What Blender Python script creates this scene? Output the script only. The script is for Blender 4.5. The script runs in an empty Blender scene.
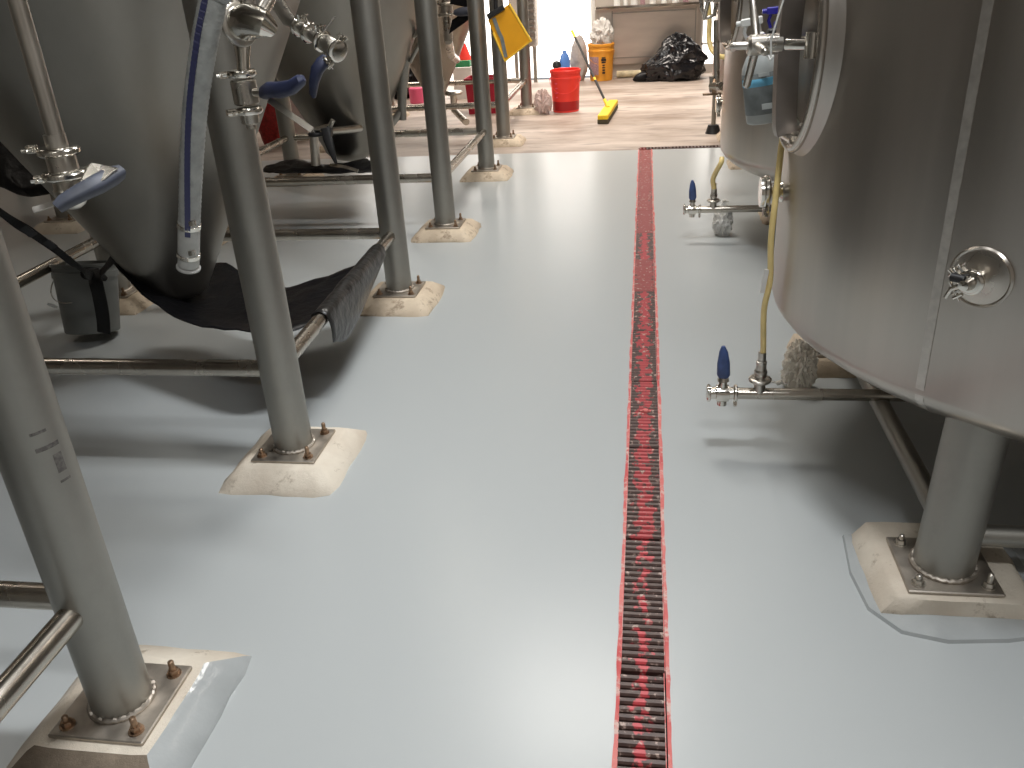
import bpy, math, random
from mathutils import Vector, Matrix, noise
random.seed(7)
PI = math.pi
SC = bpy.context.scene
COL = SC.collection

# ---------------------------------------------------------------- camera
F, VLX, VLY, VX, HC = 840.0, 646.0, -38.0, 618.0, 1.5
_a = Vector((VLX-512, -(VLY-384), -F)); 
_vy = 384 + ((VLX-512)*(VX-512)+F*F)/(384-VLY)
_b = Vector((VX-512, -(_vy-384), -F)).normalized(); _a.normalize()
_up = -_b
_x = _a.cross(_up)
RW = Matrix((_x, _a, _up))             # world = RW @ cam
CAM = Vector((0, 0, HC))
def ray(x, y): return RW @ Vector((x-512, -(y-384), -F))
def atz(x, y, z=0.0):
    r = ray(x, y); return CAM + r*((z-HC)/r.z)
def aty(x, y, Y):
    r = ray(x, y); return CAM + r*(Y/r.y)
def atx(x, y, X):
    r = ray(x, y); return CAM + r*(X/r.x)
cd = bpy.data.cameras.new('camera'); cam = bpy.data.objects.new('camera', cd); COL.objects.link(cam)
cam.matrix_world = Matrix.Translation(CAM) @ RW.to_4x4()
cd.sensor_width = 36; cd.lens = F/1024*36; cd.clip_end = 100; cd.clip_start = 0.02
SC.camera = cam

# ---------------------------------------------------------------- materials
def nmat(name):
    m = bpy.data.materials.new(name); m.use_nodes = True
    nt = m.node_tree; return m, nt, nt.nodes['Principled BSDF'], nt.nodes, nt.links
def simple(name, col, rough=.5, metal=0, nscale=0, namt=.15, bump=0, bscale=60, **kw):
    m, nt, b, N, L = nmat(name)
    b.inputs['Roughness'].default_value = rough; b.inputs['Metallic'].default_value = metal
    b.inputs['Base Color'].default_value = (*col, 1)
    for k, v in kw.items(): b.inputs[k.replace('_', ' ')].default_value = v
    tc = N.new('ShaderNodeTexCoord')
    if nscale:
        n = N.new('ShaderNodeTexNoise'); n.inputs['Scale'].default_value = nscale; n.inputs['Detail'].default_value = 5
        L.new(tc.outputs['Object'], n.inputs['Vector'])
        mr = N.new('ShaderNodeMapRange'); mr.inputs[1].default_value = .3; mr.inputs[2].default_value = .7
        mr.inputs[3].default_value = 1-namt; mr.inputs[4].default_value = 1+namt
        L.new(n.outputs['Fac'], mr.inputs[0])
        mx = N.new('ShaderNodeVectorMath'); mx.operation = 'SCALE'; mx.inputs[0].default_value = col
        L.new(mr.outputs[0], mx.inputs['Scale']); L.new(mx.outputs[0], b.inputs['Base Color'])
    if bump:
        n2 = N.new('ShaderNodeTexNoise'); n2.inputs['Scale'].default_value = bscale; n2.inputs['Detail'].default_value = 4
        L.new(tc.outputs['Object'], n2.inputs['Vector'])
        bp = N.new('ShaderNodeBump'); bp.inputs['Strength'].default_value = bump; bp.inputs['Distance'].default_value = .01
        L.new(n2.outputs['Fac'], bp.inputs['Height']); L.new(bp.outputs[0], b.inputs['Normal'])
    return m
def ramp2(N, L, src, p0, p1, c0, c1):
    r = N.new('ShaderNodeValToRGB'); r.color_ramp.elements[0].position = p0; r.color_ramp.elements[1].position = p1
    r.color_ramp.elements[0].color = (*c0, 1); r.color_ramp.elements[1].color = (*c1, 1)
    L.new(src, r.inputs[0]); return r.outputs[0]
def mixc(N, L, fac, a, b):
    m = N.new('ShaderNodeMix'); m.data_type = 'RGBA'
    L.new(fac, m.inputs[0])
    for s, i in ((a, 6), (b, 7)):
        if isinstance(s, tuple): m.inputs[i].default_value = (*s, 1)
        else: L.new(s, m.inputs[i])
    return m.outputs[2]
def steel(name, col, rough, stretch=(14, 14, .5), var=.12, rvar=.1, bump=.0, aniso=0, blotch=0):
    m, nt, b, N, L = nmat(name)
    b.inputs['Metallic'].default_value = 1
    tc = N.new('ShaderNodeTexCoord'); mp = N.new('ShaderNodeMapping'); mp.inputs['Scale'].default_value = stretch
    L.new(tc.outputs['Object'], mp.inputs['Vector'])
    n = N.new('ShaderNodeTexNoise'); n.inputs['Scale'].default_value = 1.0; n.inputs['Detail'].default_value = 6
    L.new(mp.outputs[0], n.inputs['Vector'])
    c = ramp2(N, L, n.outputs['Fac'], .3, .7, tuple(x*(1-var) for x in col), tuple(min(1, x*(1+var)) for x in col))
    if blotch:
        n3 = N.new('ShaderNodeTexNoise'); n3.inputs['Scale'].default_value = 3.5; n3.inputs['Detail'].default_value = 6; n3.inputs['Roughness'].default_value = .7
        L.new(tc.outputs['Object'], n3.inputs['Vector'])
        f = ramp2(N, L, n3.outputs['Fac'], .45, .7, (0, 0, 0), (blotch,)*3)
        c = mixc(N, L, f, c, tuple(x*.62 for x in col))
    L.new(c, b.inputs['Base Color'])
    mr = N.new('ShaderNodeMapRange'); mr.inputs[1].default_value = .3; mr.inputs[2].default_value = .7
    mr.inputs[3].default_value = rough-rvar; mr.inputs[4].default_value = rough+rvar
    L.new(n.outputs['Fac'], mr.inputs[0]); L.new(mr.outputs[0], b.inputs['Roughness'])
    if bump:
        bp = N.new('ShaderNodeBump'); bp.inputs['Strength'].default_value = bump; bp.inputs['Distance'].default_value = .004
        L.new(n.outputs['Fac'], bp.inputs['Height']); L.new(bp.outputs[0], b.inputs['Normal'])
    return m

M = {}
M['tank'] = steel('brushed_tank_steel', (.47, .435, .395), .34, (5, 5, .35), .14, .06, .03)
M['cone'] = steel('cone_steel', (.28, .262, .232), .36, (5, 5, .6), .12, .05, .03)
M['leg'] = steel('dull_leg_steel', (.37, .358, .325), .46, (7, 7, 1.5), .10, .05, .03, blotch=.3)
M['rail'] = steel('rail_steel', (.54, .50, .44), .26, (6, 6, 6), .12, .06, .02, blotch=.2)
M['polish'] = steel('polished_steel', (.72, .69, .63), .16, (8, 8, 8), .1, .06)
M['satin'] = steel('satin_steel', (.56, .53, .48), .3, (10, 10, 10), .12, .07)
M['polish_tank'] = steel('smooth_manway_steel', (.52, .48, .43), .24, (4, 4, 4), .08, .05)
M['plate'] = steel('base_plate_steel', (.50, .45, .39), .5, (20, 20, 20), .2, .08, .06, blotch=.6)
M['scuff'] = simple('dark_scuff', (.13, .12, .11), .6, nscale=120, namt=.5)
M['bolt'] = steel('rusty_bolt_steel', (.36, .25, .17), .45, (80, 80, 80), .35, .1)
M['seam'] = steel('weld_seam_steel', (.56, .53, .49), .42, (60, 60, 60), .1, .05, .1)
M['blackrub'] = simple('black_rubber', (.012, .012, .013), .5)
M['bluegrip'] = simple('dark_blue_vinyl_grip', (.022, .028, .065), .42, nscale=25, namt=.3)
M['bluegrip2'] = simple('blue_vinyl_grip', (.05, .085, .22), .4, nscale=25, namt=.3)
M['bluegrip_dull'] = simple('worn_blue_grey_grip', (.055, .062, .085), .5, nscale=18, namt=.35)
M['blackplastic'] = simple('black_plastic_sheet', (.005, .005, .006), .42, Specular_IOR_Level=.25, bump=.5, bscale=22)
M['strap'] = simple('black_webbing', (.010, .010, .010), .75, bump=.4, bscale=160)
M['greybucket'] = simple('grey_bucket_plastic', (.17, .178, .17), .5, nscale=8, namt=.12)
M['red'] = simple('red_bucket_plastic', (.92, .05, .035), .45, nscale=5, namt=.08)
M['redliquid'] = simple('dark_red_lower_stain', (.45, .012, .015), .4)
M['redtub'] = simple('crimson_tub_plastic', (.42, .008, .03), .5)
M['redsack'] = simple('red_sack', (.35, .02, .02), .6, nscale=40, namt=.4, bump=.4)
M['yellow'] = simple('yellow_pan_plastic', (.80, .36, .01), .45, nscale=6, namt=.08)
M['yellowrim'] = simple('bright_yellow_plastic', (.95, .58, .05), .45)
M['orange'] = simple('orange_yellow_bucket_plastic', (.80, .34, .03), .45)
M['broomyel'] = simple('broom_yellow', (.90, .60, .02), .55, nscale=30, namt=.1)
M['brist'] = simple('dark_bristles', (.10, .085, .05), .9, bump=.8, bscale=200)
M['hoseyel'] = simple('yellowed_clear_tubing', (.90, .70, .30), .25, nscale=12, namt=.12)
M['white'] = simple('white_plastic', (.8, .8, .77), .5)
M['paper'] = simple('white_paper', (.8, .79, .76), .7, bump=.3)
M['bottle'] = simple('grey_white_bottle_plastic', (.50, .53, .52), .35, Transmission_Weight=.1)
M['label'] = simple('grey_bottle_label', (.18, .20, .20), .5, nscale=30, namt=.2)
M['labelblue'] = simple('light_blue_label_band', (.16, .47, .68), .5)
M['labelwhite'] = simple('pale_label_print', (.6, .64, .63), .5)
M['trigblue'] = simple('deep_blue_trigger_plastic', (.03, .025, .34), .4)
M['mauve'] = simple('mauve_label', (.36, .22, .24), .6, nscale=60, namt=.3)
M['ink'] = simple('black_print', (.03, .02, .015), .6)
M['sack'] = simple('grey_sack_cloth', (.42, .38, .36), .8, nscale=20, namt=.15, bump=.5, bscale=30)
M['bluejug'] = simple('blue_jug_plastic', (.10, .24, .62), .4)
M['wall'] = simple('wall_paint', (.50, .45, .40), .8, nscale=2, namt=.05)
M['ceil'] = simple('ceiling_paint', (.30, .275, .25), .9, nscale=1, namt=.08)
M['pink'] = simple('pink_plastic', (.8, .12, .25), .5)
M['green'] = simple('green_plastic', (.05, .35, .15), .5)
M['cab'] = steel('cabinet_steel', (.60, .54, .48), .38, (2, 2, 8), .08, .05)
M['debris'] = simple('tan_hose_rubber', (.55, .47, .30), .6, nscale=12, namt=.3)
M['skirt'] = simple('grey_paint_over_concrete', (.40, .42, .42), .16, nscale=9, namt=.08, bump=.35, bscale=14)
M['mat_black'] = simple('matte_black_paint', (.015, .014, .013), .6)

def mat_lit(name, col, s):
    m, nt, b, N, L = nmat(name)
    b.inputs['Base Color'].default_value = (*col, 1)
    b.inputs['Emission Color'].default_value = (*col, 1); b.inputs['Emission Strength'].default_value = s
    return m
M['daylit'] = mat_lit('daylight_glazing', (1, .97, .92), 2.4)

def mat_clear():
    m, nt, b, N, L = nmat('crumpled_clear_plastic')
    b.inputs['Base Color'].default_value = (.98, .92, .82, 1); b.inputs['Roughness'].default_value = .12
    b.inputs['Transmission Weight'].default_value = .08; b.inputs['IOR'].default_value = 1.25
    return m
M['clear'] = mat_clear()

def mat_floor():
    m, nt, b, N, L = nmat('grey_blue_epoxy')
    tc = N.new('ShaderNodeTexCoord')
    tm = N.new('ShaderNodeMapping'); tm.inputs['Location'].default_value = (3.1, 1.7, .43); L.new(tc.outputs['Object'], tm.inputs['Vector'])
    b.inputs['Base Color'].default_value = (.45, .474, .474, 1)
    b.inputs['Roughness'].default_value = .28; b.inputs['Specular IOR Level'].default_value = .4
    n3 = N.new('ShaderNodeTexNoise'); n3.inputs['Scale'].default_value = 2.2; n3.inputs['Detail'].default_value = 0
    L.new(tm.outputs[0], n3.inputs['Vector'])
    bp = N.new('ShaderNodeBump'); bp.inputs['Strength'].default_value = .15; bp.inputs['Distance'].default_value = .01
    L.new(n3.outputs['Fac'], bp.inputs['Height']); L.new(bp.outputs[0], b.inputs['Normal'])
    return m
M['floor'] = mat_floor()
def mat_conc():
    m, nt, b, N, L = nmat('worn_bare_concrete')
    tc = N.new('ShaderNodeTexCoord')
    mp = N.new('ShaderNodeMapping'); mp.inputs['Scale'].default_value = (.5, 1.4, 1); L.new(tc.outputs['Object'], mp.inputs['Vector'])
    n = N.new('ShaderNodeTexNoise'); n.inputs['Scale'].default_value = 1.1; n.inputs['Detail'].default_value = 9; n.inputs['Roughness'].default_value = .65
    L.new(mp.outputs[0], n.inputs['Vector'])
    c = ramp2(N, L, n.outputs['Fac'], .38, .62, (.27, .205, .16), (.56, .48, .42))
    n2 = N.new('ShaderNodeTexNoise'); n2.inputs['Scale'].default_value = 5; n2.inputs['Detail'].default_value = 8
    L.new(mp.outputs[0], n2.inputs['Vector'])
    f = ramp2(N, L, n2.outputs['Fac'], .56, .66, (0, 0, 0), (.6, .6, .6))
    c = mixc(N, L, f, c, (.22, .18, .15))
    L.new(c, b.inputs['Base Color']); b.inputs['Roughness'].default_value = .55
    bp = N.new('ShaderNodeBump'); bp.inputs['Strength'].default_value = .4; bp.inputs['Distance'].default_value = .01
    L.new(n2.outputs['Fac'], bp.inputs['Height']); L.new(bp.outputs[0], b.inputs['Normal'])
    return m
M['conc'] = mat_conc()
def mat_pad(name, c0, c1, cs, th=.55):
    m, nt, b, N, L = nmat(name)
    tc = N.new('ShaderNodeTexCoord')
    n = N.new('ShaderNodeTexNoise'); n.inputs['Scale'].default_value = 7; n.inputs['Detail'].default_value = 6
    L.new(tc.outputs['Object'], n.inputs['Vector'])
    c = ramp2(N, L, n.outputs['Fac'], .35, .65, c0, c1)
    n2 = N.new('ShaderNodeTexNoise'); n2.inputs['Scale'].default_value = 16; n2.inputs['Detail'].default_value = 9; n2.inputs['Roughness'].default_value = .7
    L.new(tc.outputs['Object'], n2.inputs['Vector'])
    f = ramp2(N, L, n2.outputs['Fac'], th, th+.1, (0, 0, 0), (.85, .85, .85))
    c = mixc(N, L, f, c, cs)
    L.new(c, b.inputs['Base Color']); b.inputs['Roughness'].default_value = .7
    bp = N.new('ShaderNodeBump'); bp.inputs['Strength'].default_value = .6; bp.inputs['Distance'].default_value = .01
    L.new(n2.outputs['Fac'], bp.inputs['Height']); L.new(bp.outputs[0], b.inputs['Normal'])
    return m
M['pad'] = mat_pad('cream_concrete', (.60, .52, .42), (.74, .67, .56), (.30, .23, .16), .60)
M['padtan'] = mat_pad('tan_concrete', (.50, .40, .29), (.68, .57, .43), (.30, .22, .15), .54)
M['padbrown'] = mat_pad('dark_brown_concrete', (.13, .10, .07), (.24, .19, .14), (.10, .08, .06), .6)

def mat_slat(name, cover, red=(.60, .045, .055)):
    m, nt, b, N, L = nmat(name)
    tc = N.new('ShaderNodeTexCoord')
    sep = N.new('ShaderNodeSeparateXYZ'); L.new(tc.outputs['Object'], sep.inputs[0])
    ab = N.new('ShaderNodeMath'); ab.operation = 'ABSOLUTE'; L.new(sep.outputs[0], ab.inputs[0])
    n = N.new('ShaderNodeTexNoise'); n.inputs['Scale'].default_value = 38; n.inputs['Detail'].default_value = 4
    mp = N.new('ShaderNodeMapping'); mp.inputs['Scale'].default_value = (1, .8, 1); 
    gp = N.new('ShaderNodeNewGeometry'); L.new(gp.outputs['Position'], mp.inputs['Vector']); L.new(mp.outputs[0], n.inputs['Vector'])
    ad = N.new('ShaderNodeMath'); ad.operation = 'MULTIPLY_ADD'; ad.inputs[1].default_value = -7.0; L.new(ab.outputs[0], ad.inputs[0]); L.new(n.outputs['Fac'], ad.inputs[2])
    f = ramp2(N, L, ad.outputs[0], cover, cover+.06, (0, 0, 0), (1, 1, 1))
    n2 = N.new('ShaderNodeTexNoise'); n2.inputs['Scale'].default_value = 55; n2.inputs['Detail'].default_value = 5
    L.new(gp.outputs['Position'], n2.inputs['Vector'])
    f2 = ramp2(N, L, n2.outputs['Fac'], .60, .68, (0, 0, 0), (.9, .9, .9))
    dark = ramp2(N, L, n2.outputs['Fac'], .3, .7, (.060, .032, .027), (.115, .068, .055))
    c = mixc(N, L, f, dark, red)
    c = mixc(N, L, f2, c, (.50, .36, .30))
    L.new(c, b.inputs['Base Color']); b.inputs['Roughness'].default_value = .45
    return m
M['slat_dark'] = mat_slat('brown_slat_with_pink_paint', .42, (.56, .075, .085))
M['slat_mid'] = mat_slat('brown_slat_mostly_red', .33, (.44, .05, .055))
M['slat_red'] = mat_slat('red_stained_slat', .10, (.30, .055, .05))
M['redframe'] = mat_pad('pink_red_painted_edge', (.58, .09, .09), (.70, .22, .20), (.66, .52, .46), .50)

# ---------------------------------------------------------------- mesh builder
class MB:
    def __init__(s): s.v = []; s.f = []
    def add(s, v, f):
        o = len(s.v); s.v += [Vector(p) for p in v]; s.f += [[i+o for i in q] for q in f]; return s
    def box(s, c, d, R=None, bev=0):
        hx, hy, hz = d[0]/2, d[1]/2, d[2]/2; c = Vector(c)
        if bev <= 0:
            vs = [Vector((x, y, z)) for z in (-hz, hz) for y in (-hy, hy) for x in (-hx, hx)]
            fs = [(0, 2, 3, 1), (4, 5, 7, 6), (0, 1, 5, 4), (2, 6, 7, 3), (0, 4, 6, 2), (1, 3, 7, 5)]
        else:
            # rounded in the local xy outline, chamfered top and bottom
            b = min(bev, hx*.9, hy*.9, hz*.9); ring = []
            for (sx, sy, a0) in ((1, 1, 0), (-1, 1, PI/2), (-1, -1, PI), (1, -1, 1.5*PI)):
                for k in range(4):
                    a = a0+k*PI/6; ring.append((sx*(hx-b), sy*(hy-b), math.cos(a), math.sin(a)))
            vs = []; n = len(ring)
            for z, k in ((-hz, .3), (-hz+b*.6, 1), (hz-b*.6, 1), (hz, .3)):
                vs += [Vector((p[0]+p[2]*b*k, p[1]+p[3]*b*k, z)) for p in ring]
            fs = [(r*n+i, r*n+(i+1) % n, (r+1)*n+(i+1) % n, (r+1)*n+i) for r in range(3) for i in range(n)]
            fs += [tuple(reversed(range(n))), tuple(range(3*n, 4*n))]
        if R is not None: vs = [R @ p for p in vs]
        return s.add([p+c for p in vs], fs)
    def tube(s, pts, r, n=16, caps=True, closed=False, flat=None):
        pts = [Vector(p) for p in pts]; m = len(pts)
        rs = r if isinstance(r, (list, tuple)) else [r]*m
        T = []
        for i in range(m):
            if closed: t = pts[(i+1) % m]-pts[i-1]
            else: t = pts[min(i+1, m-1)]-pts[max(i-1, 0)]
            T.append(t.normalized())
        u = T[0].orthogonal().normalized()
        if flat is not None: u = (Vector(flat)-T[0]*Vector(flat).dot(T[0])).normalized()
        vs = []
        for i in range(m):
            u = (u-T[i]*u.dot(T[i])).normalized(); w = T[i].cross(u)
            for k in range(n):
                a = 2*PI*k/n; vs.append(pts[i]+(u*math.cos(a)+w*math.sin(a))*rs[i])
        mm = m if closed else m-1
        fs = [(i*n+k, i*n+(k+1) % n, ((i+1) % m)*n+(k+1) % n, ((i+1) % m)*n+k) for i in range(mm) for k in range(n)]
        if caps and not closed: fs += [tuple(reversed(range(n))), tuple(range((m-1)*n, m*n))]
        return s.add(vs, fs)
    def lathe(s, prof, o, axis=(0, 0, 1), n=48, sx=1, sy=1, up=None):
        # prof: (r, h) along axis
        ax = Vector(axis).normalized(); o = Vector(o)
        u = ax.orthogonal().normalized() if up is None else (Vector(up)-ax*Vector(up).dot(ax)).normalized()
        w = ax.cross(u); vs = []; fs = []; m = len(prof)
        for r, h in prof:
            for k in range(n):
                a = 2*PI*k/n; vs.append(o+ax*h+(u*math.cos(a)*sx+w*math.sin(a)*sy)*r)
        for i in range(m-1):
            for k in range(n): fs.append((i*n+k, i*n+(k+1) % n, (i+1)*n+(k+1) % n, (i+1)*n+k))
        if prof[0][0] > 1e-6: fs.append(tuple(reversed(range(n))))
        if prof[-1][0] > 1e-6: fs.append(tuple(range((m-1)*n, m*n)))
        return s.add(vs, fs)
    def strip(s, pts, width, normal, th=.003):
        # band following pts, width along 'normal x tangent'
        pts = [Vector(p) for p in pts]; m = len(pts); vs = []
        for i in range(m):
            t = (pts[min(i+1, m-1)]-pts[max(i-1, 0)]).normalized(); nn = Vector(normal[i] if isinstance(normal, list) else normal)
            nn = (nn-t*nn.dot(t)).normalized(); w = t.cross(nn)*(width/2)
            vs += [pts[i]-w-nn*th/2, pts[i]+w-nn*th/2, pts[i]+w+nn*th/2, pts[i]-w+nn*th/2]
        fs = [(i*4+k, i*4+(k+1) % 4, (i+1)*4+(k+1) % 4, (i+1)*4+k) for i in range(m-1) for k in range(4)]
        fs += [(3, 2, 1, 0), ((m-1)*4, (m-1)*4+1, (m-1)*4+2, (m-1)*4+3)]
        return s.add(vs, fs)
    def build(s, name, mat, parent=None, smooth=True, ang=38, loc=None):
        base = Vector((0, 0, 0)); p = parent
        while p is not None: base += p.location; p = p.parent
        off = base if loc is None else Vector(loc)
        used = sorted({i for f in s.f for i in f}); mp_ = {i: k for k, i in enumerate(used)}
        if len(used) < len(s.v): s.v = [s.v[i] for i in used]; s.f = [[mp_[i] for i in f] for f in s.f]
        me = bpy.data.meshes.new(name); me.from_pydata([tuple(v-off) for v in s.v], [], s.f)
        me.validate(); me.update()
        import bmesh
        bm = bmesh.new(); bm.from_mesh(me); bmesh.ops.recalc_face_normals(bm, faces=bm.faces); bm.to_mesh(me); bm.free()
        if smooth:
            me.polygons.foreach_set('use_smooth', [True]*len(me.polygons)); me.set_sharp_from_angle(angle=math.radians(ang))
        me.materials.append(mat)
        o = bpy.data.objects.new(name, me); COL.objects.link(o)
        if loc is not None: o.location = Vector(loc)-base
        if parent is not None: o.parent = parent
        return o
def tag(o, label, cat, group=None, kind=None):
    if label: o['label'] = label
    if cat: o['category'] = cat
    if group: o['group'] = group
    if kind: o['kind'] = kind
    return o
def thing(name, label, cat, loc=(0, 0, 0), group=None):
    o = bpy.data.objects.new(name, None); COL.objects.link(o); o.location = loc; o.empty_display_size = .1
    return tag(o, label, cat, group)
def struct(o): o['kind'] = 'structure'; return o
def bez(p0, p1, p2, p3, n=12):
    out = []
    for i in range(n+1):
        t = i/n; out.append(Vector(p0)*(1-t)**3+Vector(p1)*3*t*(1-t)**2+Vector(p2)*3*t*t*(1-t)+Vector(p3)*t**3)
    return out
def spline(P, n=8):
    P = [Vector(p) for p in P]; Q = [P[0]*2-P[1]]+P+[P[-1]*2-P[-2]]; out = []
    for i in range(1, len(Q)-2):
        for k in range(n):
            t = k/n; a, b, c, d = Q[i-1], Q[i], Q[i+1], Q[i+2]
            out.append(.5*((2*b)+(c-a)*t+(2*a-5*b+4*c-d)*t*t+(3*b-a-3*c+d)*t**3))
    out.append(P[-1]); return out

# ---------------------------------------------------------------- the setting
XL, XR, YN, YF, ZC = -8.0, 3.4, -4.0, 13.3, 4.6
YJ = 7.73                      # joint between epoxy and bare concrete
DX0, DX1 = -.0440, .0740         # drain slot
def slab(mb, x0, x1, y0, y1, z0=-.1, z1=0): mb.box(((x0+x1)/2, (y0+y1)/2, (z0+z1)/2), (x1-x0, y1-y0, z1-z0))
fl = MB(); CX1 = 1.72; CY1 = YJ+.085
slab(fl, XL, DX0, YN, YJ); slab(fl, DX1, XR, YN, YJ); slab(fl, DX0, DX1, YN, .35)
struct(fl.build('floor', M['floor'], smooth=False))
fc = MB()
slab(fc, XL, DX0, YJ, YF); slab(fc, DX0, CX1, CY1, YF); slab(fc, CX1, XR, YJ, YF)
struct(fc.build('floor', M['conc'], smooth=False))
w = MB(); slab(w, XL-.1, XL, YN, YF, 0, ZC); struct(w.build('wall_left', M['wall'], smooth=False))
w = MB(); slab(w, XR, XR+.1, YN, YF, 0, ZC); struct(w.build('wall_right', M['wall'], smooth=False))
w = MB(); slab(w, XL, XR, YN-.1, YN, 0, ZC); struct(w.build('wall_front', M['wall'], smooth=False))
# back wall with glazed opening and narrow lit window
O0, O1, W0, W1 = -4.6, -.72, .80, 1.18
w = MB(); slab(w, XL, O0, YF, YF+.15, 0, ZC); slab(w, O1, W0, YF, YF+.15, 0, ZC); slab(w, W1, XR, YF, YF+.15, 0, ZC)
slab(w, O0, O1, YF, YF+.15, 2.6, ZC); slab(w, W0, W1, YF, YF+.15, 2.2, ZC); slab(w, W0, W1, YF, YF+.15, 0, .12)
struct(w.build('wall_back', M['wall'], smooth=False))
w = MB(); slab(w, XL, XR, YN, YF, ZC, ZC+.1); struct(w.build('ceiling', M['ceil'], smooth=False))
dr = struct(thing('door_1', None, None, ((O0+O1)/2, YF+.08, 0)))
g = MB(); slab(g, O0, O1, YF+.08, YF+.1, 0.02, 2.58); g.build('pane', M['daylit'], dr, smooth=False)
g = MB()
for x in (O0+.03, -3.4, -2.2, O1-.03): slab(g, x-.03, x+.03, YF+.02, YF+.075, 0, 2.6)
slab(g, O0, O1, YF+.02, YF+.075, 2.54, 2.6); g.build('door_frame', M['white'], dr, smooth=False)
wn = struct(thing('window_1', None, None, ((W0+W1)/2, YF+.08, .12)))
g = MB(); slab(g, W0, W1, YF+.08, YF+.1, .12, 2.2); g.build('pane', M['daylit'], wn, smooth=False)
g = MB()
for x in (W0+.012, W1-.012): slab(g, x-.012, x+.012, YF+.02, YF+.075, .12, 2.2)
slab(g, W0, W1, YF+.02, YF+.075, .38, .41); g.build('window_frame', M['white'], wn, smooth=False)
b = MB(); slab(b, O1, W0, YF-.02, YF, 0, .1); struct(b.build('baseboard_back', M['wall'], smooth=False))

# ---------------------------------------------------------------- drain
ch = thing('drain_channel', 'long narrow trench drain channel with chipped red-painted edges running down the aisle floor', 'drain channel', (.015, .35, -.06))
c = MB()
slab(c, DX0, DX1, .35, CY1, -.10, -.075)
slab(c, DX1, CX1, YJ, CY1, -.10, -.075)
c.build('trough', M['mat_black'], ch, smooth=False)
def ragged(mb, x0, x1, y0, y1, side, z=.0035, step=.035):
    # strip whose outer edge is chipped; side -1/+1 picks the outer edge
    n = int((y1-y0)/step); vs = []; 
    for i in range(n+1):
        y = y0+(y1-y0)*i/n; j = .003*noise.noise((x0*9+side, y*6, 0))+random.uniform(-.0018, .0018)
        a, b_ = (x0+j, x1) if side < 0 else (x0, x1+j)
        vs += [(a, y, 0), (b_, y, 0), (b_, y, z), (a, y, z)]
    fs = [(i*4+k, i*4+(k+1) % 4, i*4+4+(k+1) % 4, i*4+4+k) for i in range(n) for k in range(4)]+[(3, 2, 1, 0), (n*4, n*4+1, n*4+2, n*4+3)]
    mb.add(vs, fs)
c = MB(); ragged(c, DX0-.0025, -.0375, .35, YJ, -1); c.build('edge_strip', M['redframe'], ch, smooth=False)
c = MB(); ragged(c, .0675, DX1+.0025, .35, YJ, 1); c.build('edge_strip', M['redframe'], ch, smooth=False)
ords = ['nearest the camera', 'second from the camera', 'third from the camera', 'fourth from the camera', 'fifth from the camera', 'sixth from the camera', 'seventh from the camera', 'eighth from the camera', 'ninth from the camera', 'tenth from the camera', 'eleventh from the camera', 'twelfth from the camera', 'last before the cross drain']
SL = .51; ys = .98; k = 0
y = ys
while k < 13:
    y0 = ys+k*(YJ-.01-ys)/13; y1 = ys+(k+1)*(YJ-.01-ys)/13-.006
    jx = random.uniform(-.003, .003)
    mt = M['slat_dark'] if k in (0, 1) else (M['slat_mid'] if k in (2, 3, 4, 5) else M['slat_red'])
    if k == 7: mt = M['slat_mid']
    col = 'dark brown slats with pink paint drips' if k < 2 else ('brown slats mostly painted red' if k in (2, 3, 4, 5, 7) else 'faded red slats')
    gt = thing('drain_grate', 'drain grate section, %s, %s' % (col, ords[k]), 'drain grate', (.015+jx, y0, -.02), 'drain grates along the aisle')
    s_ = MB(); yy = y0+.008
    while yy < y1-.006:
        cx = .015+jx
        # slat with rounded top, running across
        pr = [(-.0085, -.016), (-.0085, -.002), (-.005, .003), (.004, .004), (.0078, .000), (.0085, -.016)]
        vs = []; 
        for X in (cx-.0505, cx+.0505): vs += [(X, yy+a, z_) for a, z_ in pr]
        fs = [(i, (i+1) % 6, 6+(i+1) % 6, 6+i) for i in range(6)]+[(5, 4, 3, 2, 1, 0), tuple(range(6, 12))]
        s_.add(vs, fs); yy += .0232
    s_.build('slats', mt, gt, ang=25)
    r_ = MB()
    for X in (.015+jx-.0515, .015+jx+.0515): slab(r_, X-.001, X+.001, y0, y1, -.022, .003)
    r_.build('side_rail', M['redframe'], gt, smooth=False)
    if k in (0, 3):
        kn = MB(); cy = y0+.20 if k == 0 else y0+.25
        kn.lathe([(.0, .010), (.010, .010), (.012, .006), (.012, 0), (0, 0)], (.02, cy, .002), n=16)
        kn.box((.02, cy, .006), (.040, .008, .004)); kn.build('lift_tab', M['redframe'], gt)
    k += 1
for k, lab in enumerate(['cross drain grate of small red slats starting at the main drain', 'cross drain grate of small red slats running under the right tanks']):
    x0 = DX0+.01+k*.88; gt = thing('drain_grate', lab, 'drain grate', (x0, YJ, -.02), 'grates of the cross drain')
    s_ = MB(); xx = x0
    while xx < x0+.86: slab(s_, xx, xx+.015, YJ+.006, CY1-.006, -.02, .004); xx += .030
    s_.build('slats', M['slat_red'], gt, smooth=False)
    r_ = MB(); slab(r_, x0, x0+.865, YJ+.001, YJ+.005, -.02, .005); slab(r_, x0, x0+.865, CY1-.005, CY1-.001, -.02, .005)
    r_.build('side_rail', M['slat_red'], gt, smooth=False)

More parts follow.
